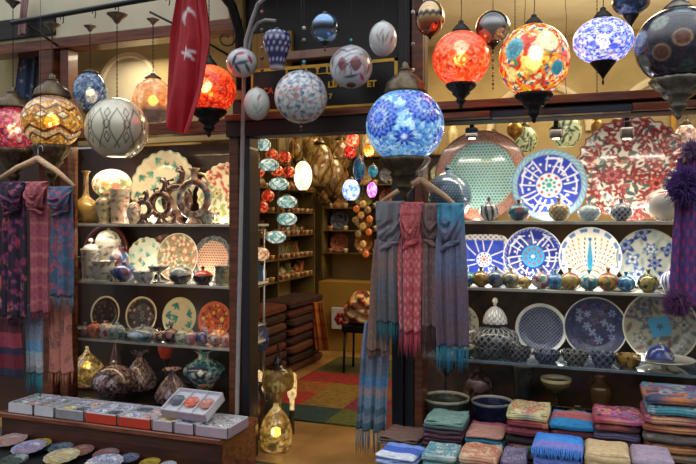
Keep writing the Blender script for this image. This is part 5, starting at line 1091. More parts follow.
pile('the tall cream-topped pile', 529, 42, YP, 414, [('brown and gold', Fl(4, '#5a4030', '#a8864a', '#3a5a48'), '#4a3a34'), ('green flowered black', Fl(5, '#2c2a2c', '#3a7a4a', '#a84a4a'), '#3a4a3a'), ('black', P_('#241c20'), '#241a20'), ('deep red', We('#6a2a34', '#8a4a44'), '#642834'), ('maroon flowered', Fl(6, '#7a3038', '#b08a4a', '#c85a50'), '#743038'), ('cream red-flowered', Fl(7, '#d8c894', '#d8604e', '#6a9a70', '#e0a04a', '#4a8a8a', '#c84a4a'), '#cbb880')], seed=4, d=.26)
pile('the blue patched pile', 573, 45, YP, 423, [('dark red fringed', We('#5a2430', '#7a4450'), '#5a2430'), ('plum', P_('#4a2838'), '#46283a'), ('flowered grey violet', Fl(8, '#6a5a7a', '#a86a6a', '#3a4a6a'), '#5a4a64'), ('dark maroon', We('#5c2630', '#7c4640'), '#5c2a34'), ('blue patched red', fabric('bands', ['#b05a58', (0, '#2a84b8'), (.28, '#b05c5a'), (.62, '#c07068'), (.8, '#3a8ac0')], 3), '#2a80b4')], seed=5)
pile('the pink paisley pile', 617, 48, YP-.02, 418, [('black flowered', Fl(9, '#3a2a30', '#a85a5a', '#5a7a6a'), '#3a2c34'), ('rust and green', Fl(10, '#7a4034', '#4a6a4a', '#a87a4a'), '#6a3c34'), ('grey mauve', P_('#6a5068'), '#64506a'), ('dark brown', We('#4a2828', '#6a4a44'), '#4a2a2c'), ('mauve blue', P_('#5a506c'), '#5a4c68'), ('black and red', Fl(11, '#3a2028', '#a8443c', '#a86a5a'), '#4a262e'), ('pink paisley', fabric('paisley', ['#a84452', '#3a2430', '#d87a88', '#4a7a70', '#c868c8', '#d8a070'], 12, .6), '#b04a5c')], seed=6)
pile('the tallest pile at right', 674, 62, YP-.04, 398, [('magenta brown', Fl(14, '#6a3040', '#a85a6a', '#4a5a6a'), '#643044'), ('dark navy', P_('#2c3050'), '#282e50'), ('olive brown', Fl(15, '#6a6048', '#a87a5a', '#4a5a5a'), '#625a48'), ('brown flowered', Fl(42, '#8a4c30', '#c08a50', '#4a3a30'), '#86482f'), ('grey brown', We('#5a504c', '#7a6a60'), '#544c4c'), ('rust flowered', Fl(43, '#94523a', '#d09060', '#4a5a5a'), '#90503a'), ('pink flowered', Fl(41, '#9c4a60', '#c88a80', '#5a3a4a', '#d0a870'), '#94485c'), ('turquoise patterned', Fl(16, '#4a8a98', '#c8d0cc', '#2c5a74'), '#4a8492'), ('navy and turquoise patterned', fabric('paisley', ['#3c4660', '#4a8a9c', '#c8763c', '#7a5a80', '#a8a8a0'], 17, .8), '#2c4458')], seed=7, d=.3)
YF = -.60
pile('the front pile before the brown one', 401, 42, YF, 458, [('white and blue', P_('#8aa0c8'), '#7a90b8'), ('white and bright blue', fabric('bands', ['#5a7ac8', (0, '#d8dce4'), (.3, '#4a6ac0'), (.7, '#7a9ae0')], 5), '#4a6ab8')], seed=8, d=.2, tilt=-.1)
pile('the front pile before the sea green', 442, 36, YF, 456, [('teal', P_('#6a9a9c'), '#6a9698'), ('white and teal flowered', Fl(31, '#b8c0b4', '#3a8a9a', '#5a7a8a', '#4aa0b0'), '#88a8a8')], seed=9, d=.2)
pile('the front pile before the pink striped', 481, 40, YF, 456, [('beige', P_('#b09a80'), '#a8907a'), ('peach and orange flowered', Fl(32, '#d0b090', '#c8744a', '#b8806a', '#a85a40'), '#b89078')], seed=10, d=.2)
pile('the front pile before the cream', 515, 26, YF, 460, [('purple grey', P_('#5a4c60'), '#54465a'), ('grey violet flowered', Fl(33, '#6a6078', '#a89ab0', '#4a3a5a'), '#5a5068')], seed=11, d=.2)
pile('the front pile before the blue patched', 558, 50, YF, 447, [('violet blue', P_('#5a60a0'), '#5860a0'), ('lavender blue', P_('#6a80c8'), '#6478c0'), ('bright sky blue fringed', fabric('bands', ['#3a86d8', (0, '#7a7ac0'), (.3, '#3f8ad8'), (.7, '#2f7fd8')], 3), ('#3a80d0', '#4a90e0'))], seed=12, d=.2)
pile('the front pile before the pink paisley', 607, 44, YF, 453, [('sand', P_('#b09468'), '#a88c62'), ('plain cream beige', P_('#cdb184', '#c4a87c'), '#bfa274')], seed=13, d=.2)
pile('the front pile at the right corner', 651, 40, YF, 458, [('dusty violet', P_('#7a6a80'), '#746478'), ('pale lavender ribbed', P_('#a894a4', '#988498'), '#94828f')], seed=14, d=.2)
# ================================================================== BENCH, BOXES, TRAYS ON THE LEFT
BZ = .285
bn = empty('display_bench', (X(120, -.32), -.32, 0), 'long low red-brown wooden bench under the left window', 'bench')
bx0, bx1 = X(8, -.42), X(238, -.30)
under(MB().box(bx0, bx1, -.50, -.05, BZ-.03, BZ, None, .004).build('bench_top', WOODH, smooth=False), bn)
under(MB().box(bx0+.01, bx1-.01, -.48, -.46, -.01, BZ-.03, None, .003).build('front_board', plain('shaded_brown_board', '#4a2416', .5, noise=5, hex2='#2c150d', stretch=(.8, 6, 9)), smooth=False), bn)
under(MB().box(bx1-.03, bx1-.01, -.46, -.06, -.01, BZ-.03, None, .003).build('end_board', WOODH, smooth=False), bn)
CARD = plain('white_card', '#c9c6cc', .55, noise=20, amt=.06); CARDR = plain('orange_red_card', '#b8341c', .5, noise=20, amt=.1); CARDP = plain('lilac_printed_card', '#a8929c', .55, noise=20, amt=.12); CARDG = plain('grey_printed_card', '#8a8a8e', .55, noise=25, amt=.2)
def gift_box(label, x, y, z, w, d, h, front, cells, cols, rz=0., tilt=0., ground=None, dishes=True, gname='', side=None):
    r = empty('gift_box', (x, y, z), label, 'box'); r.rotation_euler = (tilt, 0, rz); t = .006
    b = MB(); b.box(-w/2, w/2, -d/2, d/2, 0, .006); b.box(-w/2, -w/2+t, -d/2, d/2, 0, h); b.box(w/2-t, w/2, -d/2, d/2, 0, h); b.box(-w/2, w/2, d/2-t, d/2, 0, h); b.box(-w/2, w/2, -d/2, -d/2+t, 0, h)
    nx, ny = cells
    for i in range(1, nx): b.box(-w/2+w*i/nx-t*.4, -w/2+w*i/nx+t*.4, -d/2, d/2, 0, h*.92)
    for j in range(1, ny): b.box(-w/2, w/2, -d/2+d*j/ny-t*.4, -d/2+d*j/ny+t*.4, 0, h*.92)
    b.box(-w/2+t, w/2-t, -d/2+t, d/2-t, h*.55, h*.6); b.build('tray', CARD, r, smooth=False)
    MB().box(-w/2+.003, w/2-.003, -d/2-.0015, -d/2, .004, h-.006).build('front_print', front, r, smooth=False)
    if side: MB().box(w/2, w/2+.0015, -d/2+.003, d/2-.003, .004, h-.006).build('side_print', side, r, smooth=False)
    k = 0; Rm = Matrix.Rotation(rz, 4, 'Z') @ Matrix.Rotation(tilt, 4, 'X')
    for j in range(ny):
        for i in range(nx):
            cx = -w/2+w*(i+.5)/nx; cy = -d/2+d*(j+.5)/ny; rr = min(w/nx, d/ny)*.42; bg, fc, nm = cols[k % len(cols)]; k += 1
            V, Fc, th, tt = lathe_geo([(0, .004), (rr*.6, .004), (rr*.9, .012), (rr, .016), (rr*1.0, .013), (rr*.6, -.0), (0, -.0)], 30)
            V[:, 0] *= min(1.5, (w/nx)*.44/rr); q = V/rr
            c = floral(q[:, 0], q[:, 1], bg, [(fc, bg, fc)], [fc, '#5a6a90'], k+int(abs(x)*50), 7, .3)
            p = Vector((x, y, z))+Rm @ Vector((cx, cy, h*.6+.001))
            o = mesh('small_dish', V, Fc, CER, c, None, p, (tilt, 0, rz)); pos = ['left', 'middle', 'right'] if nx == 3 else (['left', 'right'] if nx == 2 else [''])
            tagit(o, ' '.join(('%s dish at the %s %s of %s' % (nm, 'front' if j == 0 else 'back', pos[i], gname)).split()), 'dish', 'small painted dishes in the gift boxes')
    return r
BL = ('#d4d6dc', '#3a50a0', 'blue and white'); RD = ('#d8c8c4', '#b03a34', 'red and white'); YL = ('#d8cca0', '#c8a020', 'yellow'); GR = ('#b0b8b0', '#5a7a70', 'grey green'); OR = ('#d87050', '#b83a20', 'orange red'); DK = ('#5a5e6a', '#23283a', 'dark blue grey'); PK = ('#c8a8a4', '#a05a5a', 'dull pink')
def bxp(px, Y): return X(px, Y)
Yb = -.36
def wpx_(a, b_, Y): return X(b_, Y)-X(a, Y)
def gb(a, b_, *args, **k):
    w = wpx_(a, b_, -.48); gift_box(args[0], (X(a, -.48)+X(b_, -.48))/2, -.36, BZ, w-.004, .24, .062, *args[1:], **k)
gb(8, 33, 'plain white box of dull dishes at the left end of the bench', CARD, (2, 2), [GR, PK, GR, BL], gname='the leftmost white box')
gb(34, 54, 'plain white box, second from the left on the bench', CARD, (2, 2), [PK, GR, BL, GR], gname='the second white box')
gb(55, 84, 'white box with a grey printed front on the bench', CARDG, (2, 2), [YL, DK, BL, RD], gname='the box with grey printed front')
gb(85, 117, 'white box of blue dishes with an orange red front, left of its twin', CARDR, (2, 2), [BL, DK, BL, BL], gname='the left orange fronted box')
gb(118, 151, 'white box of blue dishes with an orange red front, right of its twin', CARDR, (2, 2), [BL, PK, DK, RD], gname='the right orange fronted box')
gb(152, 173, 'lilac fronted box with yellow dishes on the bench', CARDP, (1, 2), [YL, YL], gname='the lilac box with yellow dishes')
gb(174, 194, 'lilac fronted box with pale blue dishes on the bench', CARDP, (1, 2), [BL, GR], gname='the lilac box with pale blue dishes')
gb(195, 228, 'lilac fronted box with grey dishes at the right end of the bench', CARDP, (2, 2), [('#c8c8c8', '#5a5a64', 'grey'), ('#c8c8c8', '#6a6a74', 'pale grey')], gname='the rightmost lilac box', side=CARDP)
gift_box('tilted open white box lying across the lilac boxes', X(191, -.36), -.33, BZ+.104, wpx_(168, 214, -.36), .2, .055, CARDP, (3, 1), [DK, OR, ('#c08070', '#8a3a34', 'brown red')], rz=-.06, tilt=.42, gname='the tilted top box')
# tray of lace-edged dishes in front
tr_ = MB().box(X(-20, -.75), X(175, -.7), -1.0, -.52, .10, .12, None, .004).build('low_black_tray', BLACKIRON, smooth=False); tagit(tr_, 'low black display stand in front of the bench', 'stand')
MB().box(X(-18, -.75), X(170, -.7), -.97, -.55, -.01, .10, None, .003).build('base', BLACKIRON, smooth=False).parent = tr_
dishes = [(11, 437, 18, 'pink and grey', '#b89a94', ['#c87a64', '#8a8a94']), (50, 432, 9, 'dark blue', '#2f3648', ['#3a4a6a', '#4a5a6a']), (38, 441, 15, 'yellow and gold', '#a89438', ['#c8b040', '#6a6a30']), (61, 445, 14, 'slate blue', '#56606e', ['#3a5a6a', '#7a8a94']), (81, 449, 15, 'brown red', '#8a5a4c', ['#7a4a6a', '#b8846a']), (29, 450, 19, 'lilac blue and peach', '#a8a4c0', ['#c88a78', '#5a6aa0']), (106, 454, 15, 'pink red and teal', '#8a6a6c', ['#a84a4a', '#4a8a8a']), (62, 459, 20, 'cream yellow and violet', '#d0c484', ['#8a7ab0', '#c8a860']), (129, 457, 12, 'grey blue', '#5a6680', ['#8a8aa0', '#3a4a6a']), (104, 466, 22, 'white and blue', '#c0c4cc', ['#5a6ab0', '#8a90a8']), (150, 464, 12, 'mustard yellow', '#a8902c', ['#c8a838', '#7a6a2c']), (14, 462, 16, 'dark green', '#26302c', ['#3a5a4a', '#5a6a64']), (168, 466, 10, 'pale grey', '#a8a8a8', ['#7a8090', '#c8c8cc'])]
for px, py, r, nm, bg, cs in dishes:
    # lies on the stand top z=.12 : find the distance for its row
    t = (CAM.z-.135)/(py-HOR); d = ray(px); x, y = CAM.x+d.x*t, CAM.y+d.y*t; y = min(max(y, -.98), -.56); s = sc(px, y); x = X(px, y); R = r*s*.86
    V, Fc, U = disc_geo(R, 24, 112, .3, .12, 14); V[:, 0] *= 1+.0; q = U
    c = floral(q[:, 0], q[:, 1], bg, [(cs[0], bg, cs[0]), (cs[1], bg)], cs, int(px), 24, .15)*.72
    # plates face up, tipped a little to the front
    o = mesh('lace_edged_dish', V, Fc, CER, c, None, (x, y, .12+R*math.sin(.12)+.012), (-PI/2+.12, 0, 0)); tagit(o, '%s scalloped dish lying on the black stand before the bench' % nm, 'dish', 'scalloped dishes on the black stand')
# ================================================================== INSIDE THE SHOP
def fpt(px, py, z=0.):
    t = (CAM.z-z)/(py-HOR); d = ray(px); return Vector((CAM.x+d.x*t, CAM.y+d.y*t, z))
# patchwork rug
b = MB(); cols = ['#5a5a20', '#7a2018', '#8a7a28', '#5a1c28', '#a04018', '#1c4038', '#7a6a24', '#8a2c1c', '#4a6a28', '#6a1c40', '#b0641c', '#24484a', '#6a7a2c', '#902818']
x = -2.56; rsr = np.random.RandomState(5); rx0, rx1, ry0, ry1 = -2.56, -.75, .84, 3.1; q = .376
ny = 6; nx = 5; grid = [['#5c6a24', '#1f4a44', '#8a2418', '#6a7a2c', '#a0401c'], ['#a05018', '#6a1c3a', '#b07020', '#5a1c28', '#4a6a28'], ['#6a2018', '#8a7a2c', '#902c38', '#c07024', '#24484a'], ['#7a6a24', '#a83a1c', '#4a6a2c', '#8a2430', '#8a7a28'], ['#4a5c24', '#7a6a20', '#902418', '#6a7a2c', '#6a1c28'], ['#5a5a20', '#6a6a24', '#5a2c18', '#4a5a2c', '#7a2018']]
grid[0] = ['#1f403e', '#1f403e', '#5a6424', '#7a2018', '#a0401c']; grid[1] = ['#a82c1c', '#8a6a24', '#7a1c38', '#3a5a2c', '#8a2430']; grid[2] = ['#9a5a1c', '#8a6a20', '#8a4a1c', '#1f4a44', '#902418']; grid[3] = ['#a02418', '#962018', '#8a2c30', '#4a5c24', '#7a6a24']; grid[4] = ['#5a5a20', '#6a5a1c', '#2f5a24', '#7a2018', '#4a5a2c']
for i in range(nx):
    for j in range(ny):
        b.box(rx0+i*(rx1-rx0)/nx, rx0+(i+1)*(rx1-rx0)/nx, ry0+j*(ry1-ry0)/ny, ry0+(j+1)*(ry1-ry0)/ny, .0, .012, C(grid[j][i])*.7)
tagit(b.build('patchwork_rug', RUGM, smooth=False), 'patchwork rug in red, green, gold and teal squares on the shop floor', 'rug')
# shelving on the left wall and on the back wall
SHW = plain('olive_shelf_board', '#6e5c30', .6, noise=4, hex2='#443618')
lws = empty('wall_shelving', (LW+.15, 2.7, 0), 'ochre shelving filled with ceramics along the left inner wall', 'shelving')
lrows = [.86, 1.08, 1.32, 1.56, 1.80, 2.05]
for z in lrows: under(MB().box(LW+.002, LW+.30, 1.5, 3.4, z-.013, z, None, .002).build('shelf_board', SHW, smooth=False), lws)
for y in (1.5, 2.45, 3.4): under(MB().box(LW+.002, LW+.3, y-.012, y+.012, .0, 2.3, None, .002).build('upright', SHW, smooth=False), lws)
bws = empty('wall_shelving', (-1.9, BACK-.2, 0), 'ochre shelving filled with plates on the back wall', 'shelving')
brows = [1.1, 1.36, 1.62, 1.88, 2.2]
for z in brows: under(MB().box(-2.95, -1.0, BACK-.30, BACK-.002, z-.013, z, None, .002).build('shelf_board', SHW, smooth=False), bws)
for xx in (-2.95, -1.0): under(MB().box(xx-.012, xx+.012, BACK-.3, BACK-.002, .0, 2.45, None, .002).build('upright', SHW, smooth=False), bws)
under(MB().box(-2.95, -.9, BACK-.42, BACK-.002, .0, .78, None, .004).build('cupboard', plain('ochre_cupboard', '#a07c34', .6, noise=3, amt=.25), smooth=False), bws)
pal = [('red patterned', '#9a3a2c', '#d8a080'), ('orange', '#b8602c', '#e0b070'), ('cream', '#c8b88a', '#8a5a3c'), ('dark blue', '#2c3a5c', '#8a94a8'), ('brown', '#6a4024', '#b08a5a'), ('turquoise', '#3a7a7c', '#c8c8a0'), ('rust flowered', '#a04c30', '#c8b078'), ('olive green', '#6a6a34', '#c0b070')]
def simple_plate(x, y, z, R, c1, c2, face, seed, lab, grp):
    V, Fc, U = disc_geo(R, 9, 30, .25, .12); c = floral(U[:, 0], U[:, 1], c1, [(c2, c1)], [c2], seed, 8, .3, e=.08)
    o = mesh('display_plate', V, Fc, CER, c, None, (x, y, z+R*.985), (-.14, 0, face)); tagit(o, lab, 'plate', grp)
def simple_pot(x, y, z, R, H, kind, c1, c2, seed, lab, grp, cat='jar', name='painted_jar'):
    V, Fc, th, tt = pot_geo(kind, R, H, 16, 16); o = mesh(name, V, Fc, CER, paint_pot(V, th, R, H, ('blot', [c1, c2, c1], 40, seed)), None, (x, y, z)); tagit(o, lab, cat, grp)
rk = np.random.RandomState(9); onm = ['lowest', 'second', 'third', 'fourth', 'fifth', 'top']
for ri, z in enumerate(brows[:4]):
    for i in range(6):
        nm, c1, c2 = pal[(i+ri*3) % 8]; x = -2.79+i*.3
        simple_plate(x, BACK-.16, z, .115, c1, c2, 0, ri*10+i, '%s plate on the %s back wall shelf, %s from the left' % (nm, ['lowest', 'second', 'third', 'fourth'][ri], ['first', 'second', 'third', 'fourth', 'fifth', 'sixth'][i]), 'plates on the back wall shelving')
    for i in range(10):
        nm, c1, c2 = pal[(i*3+ri) % 8]; x = -2.86+i*.18
        simple_pot(x, BACK-.26, z, .035, .05, 'bowlT', '#c8b890' if i % 2 else c1, c2, i, 'tiny bowl in front of the plates on the %s shelf of the back wall' % ['lowest', 'second', 'third', 'fourth'][ri], 'tiny bowls on the %s shelf of the back wall' % ['lowest', 'second', 'third', 'fourth'][ri], 'bowl', 'bowl')
for i in range(9):
    x = -2.85+i*.2; simple_pot(x, BACK-.18, brows[4], .05+.012*(i % 3), .2+.05*(i % 4), ['bottle', 'vase', 'gourd'][i % 3], '#b0a070', '#d8cc9c', i, 'pale slender vase on the top shelf of the back wall', 'pale vases on the top shelf of the back wall', 'vase', 'vase')
for ri, z in enumerate(lrows[:5]):
    for i in range(15):
        nm, c1, c2 = pal[(i*5+ri*3) % 8]; y = 1.6+i*.125
        if abs(y-2.45) < .05: continue
        if ri in (1, 3): simple_plate(LW+.10, y, z, .085, c1, c2, PI/2, ri*20+i, '%s plate %s on the %s shelf of the left inner wall' % (nm, 'nearer the door' if i < 8 else 'deeper inside', onm[ri]), 'plates on the %s shelf of the left inner wall' % onm[ri])
        else: simple_pot(LW+.14, y, z, .055, .10+.03*((i+ri) % 3), ['round', 'gourd', 'cyl'][(i+ri) % 3], c1, c2, i, '%s pot %s on the %s shelf of the left inner wall' % (nm, 'nearer the door' if i < 8 else 'deeper inside', onm[ri]), 'pots on the %s shelf of the left inner wall' % onm[ri], 'pot', 'painted_pot')
        simple_pot(LW+.25, y+.05, z, .032, .045, 'bowlT', '#c8a878' if i % 2 else '#b06040', c2, i, 'tiny bowl at the edge of the %s shelf of the left inner wall' % onm[ri], 'tiny bowls on the %s shelf of the left inner wall' % onm[ri], 'bowl', 'bowl')
# folded rugs in two stacks with an orange cloth
rc = ['#2c1810', '#4a2414', '#3a1c14', '#5a2a18', '#241614', '#54301a', '#3c1e12', '#602c1a']
for k in range(2):
    for i in range(8):
        o = folded('%s folded dark rug in the %s stack by the left inner wall' % (['bottom', 'second', 'third', 'fourth', 'fifth', 'sixth', 'seventh', 'top'][i], 'nearer' if k == 0 else 'farther'), LW+.40, 1.66+.92*k, i*.088, .34+.02*(i % 3), .84, .086, fabric('weave', [rc[(i+3*k) % 8], rc[(i+k+4) % 8]], 3+i), 'folded rugs in stacks by the left inner wall', rc[(i+3*k) % 8], .02*((i % 3)-1), name='folded_rug', mat=RUGM, seed=i+1); o['category'] = 'rug'
V_o = scarf('orange gold cloth draped over the rolled rugs', 2.7, (313, 302), (318, 350), 22, 24, fabric('weave', ['#a85a1c', '#b8742c', '#8a3a18'], 4), None, 4, .02, seed=30, name='draped_cloth', cat='cloth')
# white box with red flower motif, dark stool, small stand
p = at(374*1., 300, 3.3)
bxw = empty('flower_box', (X(336, 3.35), 3.3, .78), 'white square box with a red flower motif on the ochre cupboard front', 'box')
b = MB().box(-.12, .12, -.02, .02, -.62, -.38, None, .006); b.build('box_body', CARD, bxw, smooth=False)
f2 = np.linspace(0, 2*PI, 40, endpoint=False); b = MB()
for k in range(6): b.lathe([(0, 0), (.03, 0), (.03, .004), (0, .004)], 14, C('#a82430'), (.045*math.cos(k*PI/3), .045*math.sin(k*PI/3), 0))
m = b.build('flower_motif', CERD, bxw); m.rotation_euler = (PI/2, 0, 0); m.location = (0, -.021, -.5); bxw.location = (X(336, 3.2), 3.38, 1.02+.1)
bxw.location.z = Z(336, 303, 3.38)+.38*0+.33
sp = fpt(362, 372); st = empty('stool', (sp.x, sp.y, 0), 'black stool with a flowered bundle near the door jamb inside', 'stool')
MB().box(-.16, .16, -.16, .16, .40, .48, None, .02).build('seat', BLACKIRON, st, smooth=False)
for sx in (-1, 1):
    for sy in (-1, 1): MB().tube([(sx*.13, sy*.13, .4), (sx*.14, sy*.14, 0)], .012, 8).build('leg', BLACKIRON, st)
V, Fc, th, tt = lathe_geo(spline([(0, 0), (.14, .02), (.17, .12), (.13, .22), (.06, .3), (0, .32)], 30), 40); V[:, :2] *= (1+.12*np.sin(V[:, 2:3]*60+np.arctan2(V[:, 1:2], V[:, 0:1])*5))
o = mesh('flower_arrangement', V, Fc, CLOTH, blotch(V-np.array([0, 0, .15]), ['#c8642c', '#8a3a1c', '#d8a870', '#5a2c18', '#e0c8a0'], 120, 4), None, (sp.x, sp.y, .48)); tagit(o, 'orange and brown flowered bundle on the black stool', 'bundle')
# interior hanging lamps
def mini(label, px, py, Y, rx, ry, cols, mat=M_INT, group=None, hold=True, seed=1, pat=None):
    def f(Q):
        c = blotch(Q, cols, 110, seed)
        if pat:
            th = np.arctan2(Q[:, 0], -Q[:, 1]); d = np.abs(np.abs(((th*2/PI) % 1)-.5)*1.5-np.abs(Q[:, 2]*.9))-.09; c = put(c, ss(d, .06), C(pat))
        return c
    return hang_lamp(label, px, py, Y, rx, ry, f, mat, CEILZ, cap=('cone', .45, ry*.3), hold=('tip', .5, ry*.5) if hold else None, bulb=False, group=group, n=40, chain=False, name='hanging_lamp')
gt = 'oval white and teal mosaic lamps in a string inside the door'
TW = ['#9ac0b8', '#c8dcd0', '#6a9a98', '#e0ece0']
tw = [(264, 145, .6, 'beside the door frame at the top of the string'), (269, 165, .55, 'second from the top, near the red ones'), (279, 184, .55, 'third from the top'), (287, 202, .55, 'fourth from the top'), (287, 219, .55, 'fifth from the top'), (276, 237, .5, 'lowest, above the shelf row')]
for i, (px, py, Y, w) in enumerate(tw): mini('oval teal and white mosaic lamp, %s' % w, px, py, Y, 10 if i else 7, 6.5, TW, M_INT, gt, seed=i, pat='#3a6a70')
gr = 'small red mosaic lamps inside the door'
RDc = ['#d84020', '#a82818', '#f08048', '#c83018']
for i, (px, py, w) in enumerate([(272, 155, 'upper left of the red cluster'), (285, 157, 'brightest, at the top of the red cluster'), (289, 172, 'right one of the middle pair'), (277, 171, 'left one of the middle pair'), (268, 196, 'upper one of the orange pair'), (262, 207, 'lower one of the orange pair, by the door frame'), (258, 172, 'touching the door frame')]): mini('small red orange mosaic lamp, %s' % w, px, py, .8+.05*i, 6.5, 6, RDc, M_INT, gr, seed=i+10, pat='#5a1810')
mini('peach coloured lantern on the chrome stand beside the door frame', 260, 254, .5, 9.5, 7, ['#e8b890', '#f0d0b0', '#c88a68'], M_INT, pat='#a06a4a')
mini('tall bright warm white lamp in the middle of the shop', 303, 176, 1.6, 9, 15, ['#ffe8a8', '#ffd880', '#fff4d0'], M_INTB)
mini('glowing red glass lamp deep in the shop', 353, 140, 1.5, 6.5, 7, ['#e83020', '#c01c14', '#ff6040'], M_INTB)
mini('dimmer dark red lamp just below the glowing red one', 350, 152, 1.6, 6.5, 7, ['#a81c18', '#c83028', '#7a1410'], M_INT)
mini('small orange lamp left of the big blue globe', 369, 151, 1.3, 5, 6, ['#f07020', '#e05010'], M_INTB)
mini('dark blue teardrop lamp inside the shop', 359, 169, 1.3, 6, 12, ['#1f4a6a', '#16344e', '#2c6080'], M_INT)
mini('small teal lamp beside the big blue globe', 373, 171, 1.3, 5, 6.5, ['#3a8a9a', '#2a6a7a'], M_INT)
mini('bright bluish white lamp above the gold cluster', 351, 190, 1.5, 9, 11, ['#a0c0f8', '#e0ecff', '#6a90e0'], lampmat('blue_white_small', 1.8, 60, 0, grout=.3, vary=.5))
mini('small purple pink lamp left of the door hanger', 372, 190, 1.3, 5, 8, ['#c060b0', '#8a3a9a', '#e090c0'], M_INTB)
for i, (px, py, rx, ry, w) in enumerate([(320, 165, 14, 22, 'right of the bright white one'), (333, 178, 12, 20, 'in the middle of the ceiling group'), (312, 147, 11, 12, 'high behind the door header'), (340, 155, 12, 16, 'left of the glowing red lamp'), (296, 150, 8, 12, 'above the bright white lamp'), (325, 195, 9, 9, 'low over the pale vases')]):
    mini('unlit brown gold glass lamp %s' % w, px, py, 1.9+.3*i, rx, ry, ['#8a6a38', '#a88a54', '#6a4c28', '#c0a468'], M_DARK, 'unlit brown lamps deep in the shop', seed=i, pat='#4a3018')
M_BALL = lampmat('amber_ball_glass', .3, 60, 0, vary=.5)
r0 = empty('cluster_lamp', at(363, 212, 1.5), 'cluster of gold and orange glass balls hanging by the door jamb', 'lamp')
for i, (dx, dz) in enumerate([(0, 8), (-7, 3), (5, 2), (-2, -3), (7, -7), (-8, -8), (0, -14), (6, -20), (-5, -22), (0, -32), (3, -42)]):
    b = MB().lathe([(0, -.03), (.02, -.022), (.03, 0), (.02, .022), (0, .03)], 14, C(['#c89850', '#d06a28', '#8a6a38'][i % 3])); b.build('glass_ball', M_BALL, r0, (dx*sc(363, 1.5), 0, dz*sc(363, 1.5)))
b = MB().tube([(0, 0, -.35), (0, 0, CEILZ-r0.location.z)], .004, 6, C('#6a5030')); b.build('cord', CERD, r0)
# lamps inside seen through the right transom
hang_lamp('white and green patterned lamp with a lit opening above the calligraphy plate', 566, 131, 1.1, 15, 18, fsph(orn_st(8, 12, .2, [('#2f4a38', '#d8dcb0')], ['#2f4a38'], .5, .3), '#c8cc98'), lampmat('green_white_glass', .5, 40, 0, vary=.2), CEILZ, cap=('cone', .4, 8), hold=None, bulb=False, chain=False, bot=.5)
hang_lamp('small white and green patterned lamp behind the calligraphy plate', 525, 140, 1.2, 12, 14, fsph(orn_st(9, 12, .2, [('#3a5a38', '#d8dcb0')], ['#2f4a38'], .5, .3), '#c0c490'), lampmat('green_white_glass_b', .4, 40, 0, vary=.2), CEILZ, cap=('cone', .4, 8), hold=None, bulb=False, chain=False, bot=.4)
hang_lamp('brown glass lamp with a dark base behind the red tulip platter', 686, 140, .8, 12, 16, lambda Q: blotch(Q, ['#c8a088', '#8a6a5a', '#e0c8b0'], 80, 4), M_INT, CEILZ, cap=('cone', .4, 8), hold=('stand', .5, 10), bulb=False, chain=False)
def goldpot(label, px, py, Y, w, h): 
    r = hang_lamp(label, px, py, Y, w, h, lambda Q: np.ones((len(Q), 3))*C('#b8863c'), BRASS, CEILZ, cap=('bell', .5, h*.5), hold=('tip', .4, h*.6), bulb=False, metal=BRASS, chain=True)
goldpot('brass hanging lantern between the copper platter and the calligraphy plate', 515, 130, 1.0, 8, 8)
goldpot('brass hanging lantern left of the red tulip platter', 597, 128, 1.0, 6, 9)
# gilt picture frames on the right-hand wall, inside
for i, (yy, zz, w, h, lb) in enumerate(((1.6, 2.6, .5, .6, 'largest gilt picture frame nearest the window'), (2.3, 2.62, .4, .5, 'middle gilt picture frame on the inner wall'), (2.95, 2.6, .35, .5, 'farthest gilt picture frame on the inner wall'))):
    r = empty('picture_frame', (RW-.03, yy, zz), lb, 'picture'); b = MB(); t = .05
    b.box(-.02, .03, -w/2, w/2, -h/2, -h/2+t); b.box(-.02, .03, -w/2, w/2, h/2-t, h/2); b.box(-.02, .03, -w/2, -w/2+t, -h/2+t, h/2-t); b.box(-.02, .03, w/2-t, w/2, -h/2+t, h/2-t); b.build('gilt_frame', BRASS, r, smooth=False)
    MB().box(.0, .02, -w/2+t, w/2-t, -h/2+t, h/2-t).build('picture', plain('faded_picture', '#8a7a4c', .6, noise=9, hex2='#4a4430'), r, smooth=False)
for i, (xx, zz, w, h, lb) in enumerate(((.95, 2.48, .42, .5, 'leaning gilt framed mirror above the tulip platter'), (1.45, 2.5, .4, .5, 'gilt framed picture at the right of the back wall'))):
    r = empty('picture_frame', (xx, BACK-.04, zz), lb, 'picture'); b = MB(); t = .05
    b.box(-w/2, w/2, -.03, .02, -h/2, -h/2+t); b.box(-w/2, w/2, -.03, .02, h/2-t, h/2); b.box(-w/2, -w/2+t, -.03, .02, -h/2+t, h/2-t); b.box(w/2-t, w/2, -.03, .02, -h/2+t, h/2-t); b.build('gilt_frame', BRASS, r, smooth=False)
    MB().box(-w/2+t, w/2-t, -.01, .01, -h/2+t, h/2-t).build('picture', plain('faded_picture', '#8a7a4c'), r, smooth=False)
